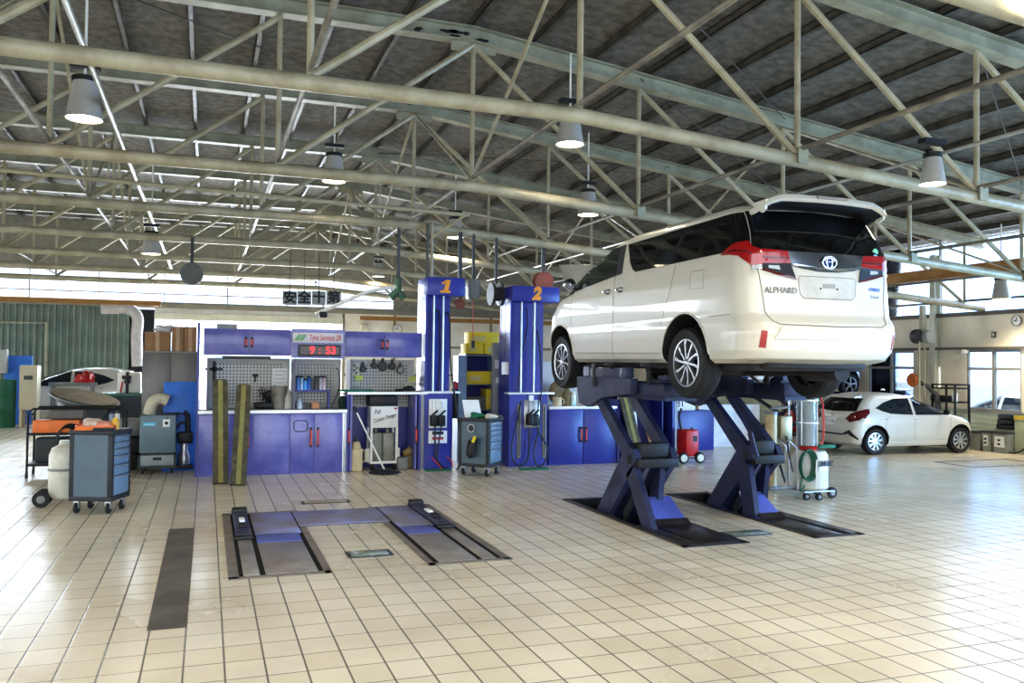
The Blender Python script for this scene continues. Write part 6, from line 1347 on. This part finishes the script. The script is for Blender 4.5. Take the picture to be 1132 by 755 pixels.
# tall tube dispenser
q = onZ(852, 541); X, Y = q.x, q.y; zt_ = onY(850, 458, Y).z
t = thing('oil_dispenser', 'tall clear-tube oil dispenser stand behind the right lift leg', 'dispenser', (X, Y, 0))
MB().tube([(X, Y, .06), (X, Y, zt_)], .085, 18).build('sight_tube', AMBER, t); MB().lathe([(0, 0), (.10, 0), (.10, .06), (0, .06)], (X, Y, 0)).lathe([(0, zt_), (.09, zt_), (.09, zt_+.04), (0, zt_+.04)], (X, Y, 0)).build('end_cap', GREY, t)
xr = X+.30; MB().tube([(xr, Y, .03), (xr, Y, zt_+.35)], .014, 8).tube([(X, Y, zt_+.08), (xr, Y, zt_+.10)], .02, 8).tube([(X-.1, Y-.12, .03), (xr+.12, Y-.12, .03)], .014, 8).tube([(xr, Y-.12, .03), (xr, Y, .03)], .014, 8).build('frame', STEEL, t)
MB().box((X+.12, Y-.06, zt_-.36), (xr+.02, Y+.06, zt_-.02), .02).build('metal_flask', mat('flask_brass', (150, 138, 108), .35, metal=.5), t)
MB().lathe([(0, -.02), (.055, -.02), (.055, .02), (0, .02)], (xr+.12, Y-.06, .055), 'Y', 16).build('caster', RUBBER, t)
MB().tube(spline([(xr-.1, Y-.08, zt_-.3), (xr-.02, Y-.1, zt_-.75), (xr+.08, Y-.1, zt_-.8), (xr+.14, Y-.08, zt_-.4), (xr+.1, Y, zt_+.1), (xr+.02, Y, zt_+.3)]), .012, 6).tube(spline([(X+.08, Y-.08, zt_-.7), (X+.17, Y-.1, zt_-.95), (X+.1, Y-.08, .35)]), .010, 6).build('hose', HOSE, t)
# waste oil drainer
q = onZ(899, 551); X, Y = q.x+.0, q.y+.05; zt_ = onY(900, 497, Y).z; rr = .215
t = thing('oil_drainer', 'white wheeled oil drainer tank with clear cylinder and green hose', 'oil drainer', (X, Y, 0))
MB().lathe([(0, .11), (.17, .11), (rr, .15), (rr, .36), (rr+.004, .37), (rr+.004, .39), (rr, .40), (rr, zt_-.06), (.18, zt_-.01), (.10, zt_), (0, zt_)], (X, Y, 0), seg=36).build('tank', mat('tank_pale', (196, 198, 190), .35, var=.05), t)
tl = text('廃油回収', .075, 'lettering', INK, t, (X+.02, Y-rr-.012, zt_-.16), bold=.003)
zc0 = zt_+.06; zc1 = onY(893, 443, Y).z
MB().lathe([(.10, zt_), (.13, zt_+.05), (.10, zt_+.06)], (X-.04, Y, 0)).build('red_valve_base', RED, t)
MB().lathe([(.12, zc0), (.125, zc0), (.125, zc1), (.12, zc1)], (X-.06, Y, 0), closed=True).build('clear_cylinder', SILVT, t)
b = MB()
for a in (0, 1.57, 3.14, 4.71): b.tube([(X-.06+.14*cos(a+.4), Y+.14*sin(a+.4), zc0), (X-.06+.14*cos(a+.4), Y+.14*sin(a+.4), zc1)], .007, 6)
b.lathe([(0, zc1), (.15, zc1), (.15, zc1+.02), (0, zc1+.02)], (X-.06, Y, 0)).lathe([(.11, (zc0+zc1)/2), (.15, (zc0+zc1)/2), (.15, (zc0+zc1)/2+.015), (.11, (zc0+zc1)/2+.015)], (X-.06, Y, 0), closed=True).tube([(X+.1, Y, zc0), (X+.1, Y, zc1+.12)], .012, 6).build('cage', STEEL, t)
MB().lathe([(0, zc1+.02), (.05, zc1+.02), (.06, zc1+.08), (0, zc1+.1)], (X-.02, Y, 0)).build('gauge_head', BLACK, t)
MB().tube(spline([(X+.02, Y-.03, zc1+.08), (X+.14, Y-.05, zc1), (X+.16, Y-.05, zc0+.1), (X+.08, Y-.05, zc0-.02)]), .012, 6).build('red_hose', HOSER, t)
MB().box((X+.02, Y-.15, zt_+.03), (X+.28, Y-.02, zt_+.07), .01).build('green_lever', GREEN, t)
b = MB().tube([(X-.36, Y-.02, zt_+.12), (X-.24, Y-.02, zt_+.03), (X-.22, Y-.02, .12)], .014, 8).tube([(X-.36, Y+.2, zt_+.12), (X-.24, Y+.2, zt_+.03), (X-.22, Y+.2, .12)], .014, 8).tube([(X-.36, Y-.02, zt_+.12), (X-.36, Y+.2, zt_+.12)], .014, 8).box((X-.24, Y-.18, .10), (X+.24, Y+.18, .115)); b.build('push_handle', STEEL, t)
m = MB()
for i in range(4): m.tube([Vector((X-.24+.01*i, Y-.20-.012*i, zt_-.17))+Vector(((.10+.008*i)*cos(a), 0, (.17+.01*i)*sin(a))) for a in frange(0, 2*pi, 20)[:-1]], .012, 6, closed=True)
m.tube(spline([(X-.3, Y-.2, zt_-.3), (X-.32, Y-.2, zt_-.5), (X-.26, Y-.2, .2)]), .012, 6).build('green_hose', mat('hose_dkgreen', (28, 84, 62), .5), t)
MB().tube([(X-.12, Y-.24, .18), (X-.1, Y-.24, zt_-.1)], .013, 6).build('lance', STEEL, t)
for (x, y, r_) in ((.24, -.12, .075), (-.20, -.16, .05), (-.05, -.22, .05), (.24, .16, .075)): MB().lathe([(0, -.02), (r_*.9, -.02), (r_, 0), (r_*.9, .02), (0, .02)], (X+x, Y+y, r_), 'Y', 18).m(1).lathe([(0, -.023), (r_*.45, -.023), (r_*.45, -.02)], (X+x, Y+y, r_), 'Y', 14).build('caster', [RUBBER, GREY], t)
# ------------------------------------------------------------------ parked hatchback, raised silver car, outside car
a = onZ(968, 498); b_ = onZ(1058, 499)
HS = .81
hatch('hatchback', 'white hatchback parked on the tiles by the side windows', 'car', (13.32, 13.62, 0), -radians(93.5), HS, CARW, 'cap', plate='・1 76')
# raised silver car on its own lift, behind the van
zc_ = .98
sc2 = thing('scissor_lift', 'dark scissor lift holding up the silver car behind the van', 'vehicle lift', (13.6, 17.8, 0))
sv = hatch('raised_car', 'silver car raised on a dark lift behind the white van', 'car', (13.95, 17.6, zc_), -pi/2, .9, CARS, 'five')
for y in (17.15, 18.1):
    MB().box((12.9, y-.1, zc_-.0), (15.0, y+.1, zc_+.10), .01).build('platform_beam', LIFTD, sc2)
    MB().prism([(13.0, 0), (13.16, 0), (14.9, zc_), (14.74, zc_)], 'Y', y-.09, y-.03).build('scissor_arm', [mat('arm_grey', (58, 62, 76), .5)], sc2); MB().prism([(14.74, 0), (14.9, 0), (13.16, zc_), (13.0, zc_)], 'Y', y+.03, y+.09).build('scissor_arm', [mat('arm_grey', (58, 62, 76), .5)], sc2)
    MB().box((12.8, y-.14, 0), (15.05, y+.14, .05)).build('base_frame', GREYD, sc2)
for x in (13.2, 14.5):
    for y in (17.1, 18.05): MB().box((x, y, zc_+.10), (x+.3, y+.1, zc_+.2)).build('rubber_pad', RUBBER, sc2)
q = onZ(884, 478); tag(MB().box((q.x-.2, q.y, 0), (q.x+.3, q.y+.4, .62), .02).m(1).box((q.x-.12, q.y-.01, .2), (q.x+.22, q.y, .5)).build('red_tool_chest', [RED, REDD]), 'red tool chest on the floor behind the oil drainer', 'chest')
q = onY(893, 441, 15.0); t = thing('drain_pan', 'shallow pale drain pan on a stand behind the oil drainer', 'drain pan', (q.x, 15., 0)); MB().lathe([(.08, -.14), (.18, -.1), (.40, .02), (.42, .02), (.42, .04), (.16, -.06), (0, -.06)], (q.x, 15., q.z)).build('bowl', mat('pan_pale', (150, 160, 162), .4), t); MB().tube([(q.x, 15., .03), (q.x, 15., q.z-.1)], .035, 10).lathe([(0, 0), (.22, 0), (.22, .04), (0, .05)], (q.x, 15., 0)).build('stand', GREYD, t)
oc = hatch('outside_car', 'pale car parked outdoors, seen through the nearest side window', 'car', (18.9, 15.45, -.42), radians(8), 1.05, CARW, 'five', red=False)
oc2 = hatch('outside_car', 'pale car parked outdoors, seen through the farther side window', 'car', (19.4, 21.5, -.42), radians(4), 1.05, CARS, 'five', red=False)
bl = thing('outside_building', 'pale building across the yard beyond the open rear door', 'building', (2, 48, -.42)); MB().box((-12, 48, -.42), (18, 54, 7)).build('facade', mat('facade_white', (232, 230, 232), .7), bl)
for i in range(8):
    MB().box((-10+3.4*i, 47.95, 1.2), (-8+3.4*i, 48, 2.4)).build('window', mat('facade_glass', (170, 190, 220), .1), bl)
# ------------------------------------------------------------------ along the side wall
q = onX(1018, 395, 15.2); Yd = 15.3
p = onX(1020, 375, 15.0); t = thing('exhaust_reel', 'pair of grey round exhaust hose drums on a hanging duct by the wall column', 'exhaust reel', (15.0, p.y, p.z))
for dy, dx in ((-.02, .10), (.12, -.10)): MB().lathe([(0, -.07), (.15, -.07), (.16, -.04), (.16, .04), (.15, .07), (0, .07)], (15.0+dx, p.y+dy-.06, p.z+.06), 'Y', 24).build('drum', mat('drum_pale', (190, 192, 188), .5) if dx > 0 else GREYD, t)
MB().box((14.95, p.y-.05, p.z+.2), (15.05, p.y+.05, zb(15)-.0+.02)).build('hanging_duct', CHORD, t)
MB().tube([(14.9, p.y, p.z-.05), (14.9, p.y, .6)], .025, 8).tube([(15.05, p.y, p.z-.05), (15.05, p.y, .5)], .02, 8).build('drop_hose', PIPE, t)
q = onX(1009, 420, 14.9); t = thing('swing_arm', 'orange-capped swing arm machine behind the hatchback', 'machine', (14.9, q.y, 0))
MB().lathe([(0, -.05), (.13, -.05), (.16, 0), (.13, .05), (0, .05)], (14.9, q.y, q.z), 'X', 24).build('orange_disc', mat('disc_orange', (206, 110, 50), .5, var=.2), t)
MB().tube([(14.95, q.y, q.z), (15.1, q.y-.2, q.z-.12), (15.2, q.y-.4, q.z-.35)], .05, 10).tube([(15.2, q.y-.4, q.z-.35), (15.2, q.y-.4, .05)], .06, 12).lathe([(0, 0), (.25, 0), (.25, .05), (0, .06)], (15.2, q.y-.4, 0)).build('arm', GREYD, t)
a, b_ = onX(1036, 424, 15.3), onX(1061, 424, 15.3)
t = thing('wire_shelf', 'black tube shelf rack against the side wall behind the hatchback bonnet', 'rack', (15.3, (a.y+b_.y)/2, 0)); b = MB(); y0, y1, zt_ = b_.y, a.y, a.z
for x in (15.15, 15.55):
    for y in (y0, y1): b.box((x, y-.02, 0), (x+.03, y+.02, zt_))
for z in (.45, .95, 1.25, zt_-.03): b.box((15.15, y0, z), (15.58, y0+.03, z+.03)).box((15.15, y1-.03, z), (15.58, y1, z+.03)).box((15.15, y0, z), (15.18, y1, z+.03)).box((15.55, y0, z), (15.58, y1, z+.03))
b.build('tube_frame', BLACK, t); MB().box((15.17, y0+.02, .95), (15.56, y1-.02, .97)).build('shelf', GREYD, t)
tag(MB().box((15.25, y0+.2, .97), (15.5, y0+.75, 1.1), .02).build('dark_crate', BLACK), 'dark box on the black tube shelf', 'box')
tag(MB().lathe([(0, 0), (.06, 0), (.06, .2), (0, .2)], (15.25, y0+.08, .97)).build('white_canister', PAPER), 'white cylinder at the near end of the black tube shelf', 'canister')
tag(MB().lathe([(0, 0), (.035, 0), (.035, .45), (0, .45)], (15.25, y1-.1, 1.28)).build('white_tube', PAPER), 'white tube standing at the far end of the black tube shelf', 'tube')
for i, (x0, x1, yt, lab) in enumerate(((1069, 1083, 477, 'grey bin, farthest of the three by the side wall'), (1084, 1095, 477, 'narrow grey bin in the middle of the three by the wall'), (1096, 1113, 478, 'grey bin with printed paper, nearest of the three bins'))):
    a, b_ = onX(x0, 497, 15.1), onX(x1, 499, 15.1); zt_ = onX((x0+x1)/2, yt, 15.1).z; a.z = b_.z = 0; y0, y1 = min(a.y, b_.y)+.01, max(a.y, b_.y)-.01
    t = thing('waste_bin', lab, 'bin', (15.3, (y0+y1)/2, 0), group='bins along the side wall'); m = MB()
    V = [m.bm.verts.new(p) for p in ((15.13, y0+.02, 0), (15.45, y0+.02, 0), (15.45, y1-.02, 0), (15.13, y1-.02, 0), (15.1, y0, zt_), (15.5, y0, zt_), (15.5, y1, zt_), (15.1, y1, zt_))]
    for q_ in ((0, 1, 2, 3), (7, 6, 5, 4), (0, 4, 5, 1), (1, 5, 6, 2), (2, 6, 7, 3), (3, 7, 4, 0)): m.bm.faces.new([V[k] for k in q_])
    m.build('tub', mat('bin_grey', (150, 150, 140), .6), t); MB().box((15.08, y0-.005, zt_-.03), (15.52, y1+.005, zt_+.01), .005).build('rim', GREYD, t)
    if i: MB().box((15.095, y0+.06, .12), (15.118, y1-.06, .34)).m(1).box((15.09, (y0+y1)/2-.03, .16), (15.096, (y0+y1)/2+.03, .20)).box((15.09, (y0+y1)/2-.03, .24), (15.096, (y0+y1)/2+.03, .28)).build('printed_paper', [PAPER, INK], t)
a, b_ = onX(1107, 457, 15.5), onX(1127, 457, 15.5); z0, z1 = onX(1116, 475, 15.4).z, a.z
t = thing('crate_stand', 'pale low stand beside the bins carrying the black crates', 'stand', (15.5, a.y, 0)); MB().box((15.35, b_.y-.2, .0), (15.75, a.y+.05, z0), .01).build('block', mat('stand_green', (150, 160, 140), .6), t)
for k in range(3):
    h = (z1-z0)/3; y0_, y1_ = b_.y+.02*k, a.y-.02*k
    t = thing('black_crate', ['lowest of the three stacked black crates by the wall', 'middle of the three stacked black crates by the wall', 'topmost of the three stacked black crates by the wall'][k], 'crate', (15.5, a.y, z0+h*k), group='stacked black crates')
    MB().box((15.35, y0_, z0+h*k), (15.7, y1_, z0+h*(k+1)-.008), .01).build('crate', BLACK, t); MB().box((15.335, y0_+.04, z0+h*k+.03), (15.35, y1_-.04, z0+h*k+.045)).box((15.335, y0_+.04, z0+h*k+h*.6), (15.35, y1_-.04, z0+h*k+h*.7)).build('rib', GREYD, t)
q = onX(1130, 462, 15.5); tag(MB().box((15.3, q.y-.35, 0), (15.7, q.y+.02, q.z+.05), .02).m(1).box((15.29, q.y-.35, q.z-.03), (15.3, q.y+.02, q.z+.06)).build('yellow_topped_box', [mat('siding_pale', (170, 176, 150), .6), mat('tape_yellow', (196, 170, 60), .5)]), 'pale box with a yellow edge at the right frame edge', 'box')
q = onX(1128, 492, 15.2); tag(MB().tube(spline([(15.2, q.y+.25, .03), (15.15, q.y+.1, .03), (15.2, q.y-.05, .1), (15.3, q.y-.2, .3)]), .015, 6).build('floor_cable', HOSE), 'dark cable curling up beside the bins at the right', 'cable')
q = onX(1090, 400, XW); t = thing('flood_lamp', 'small white lamp head on the side wall left of the nearest window', 'lamp', onX(1066, 389, XW-.15)); p = t.location.copy(); MB().ball(p, .08, 1, 1, .7).tube([p, p+Vector((.14, 0, .03))], .02, 8).build('head', PAPER, t)
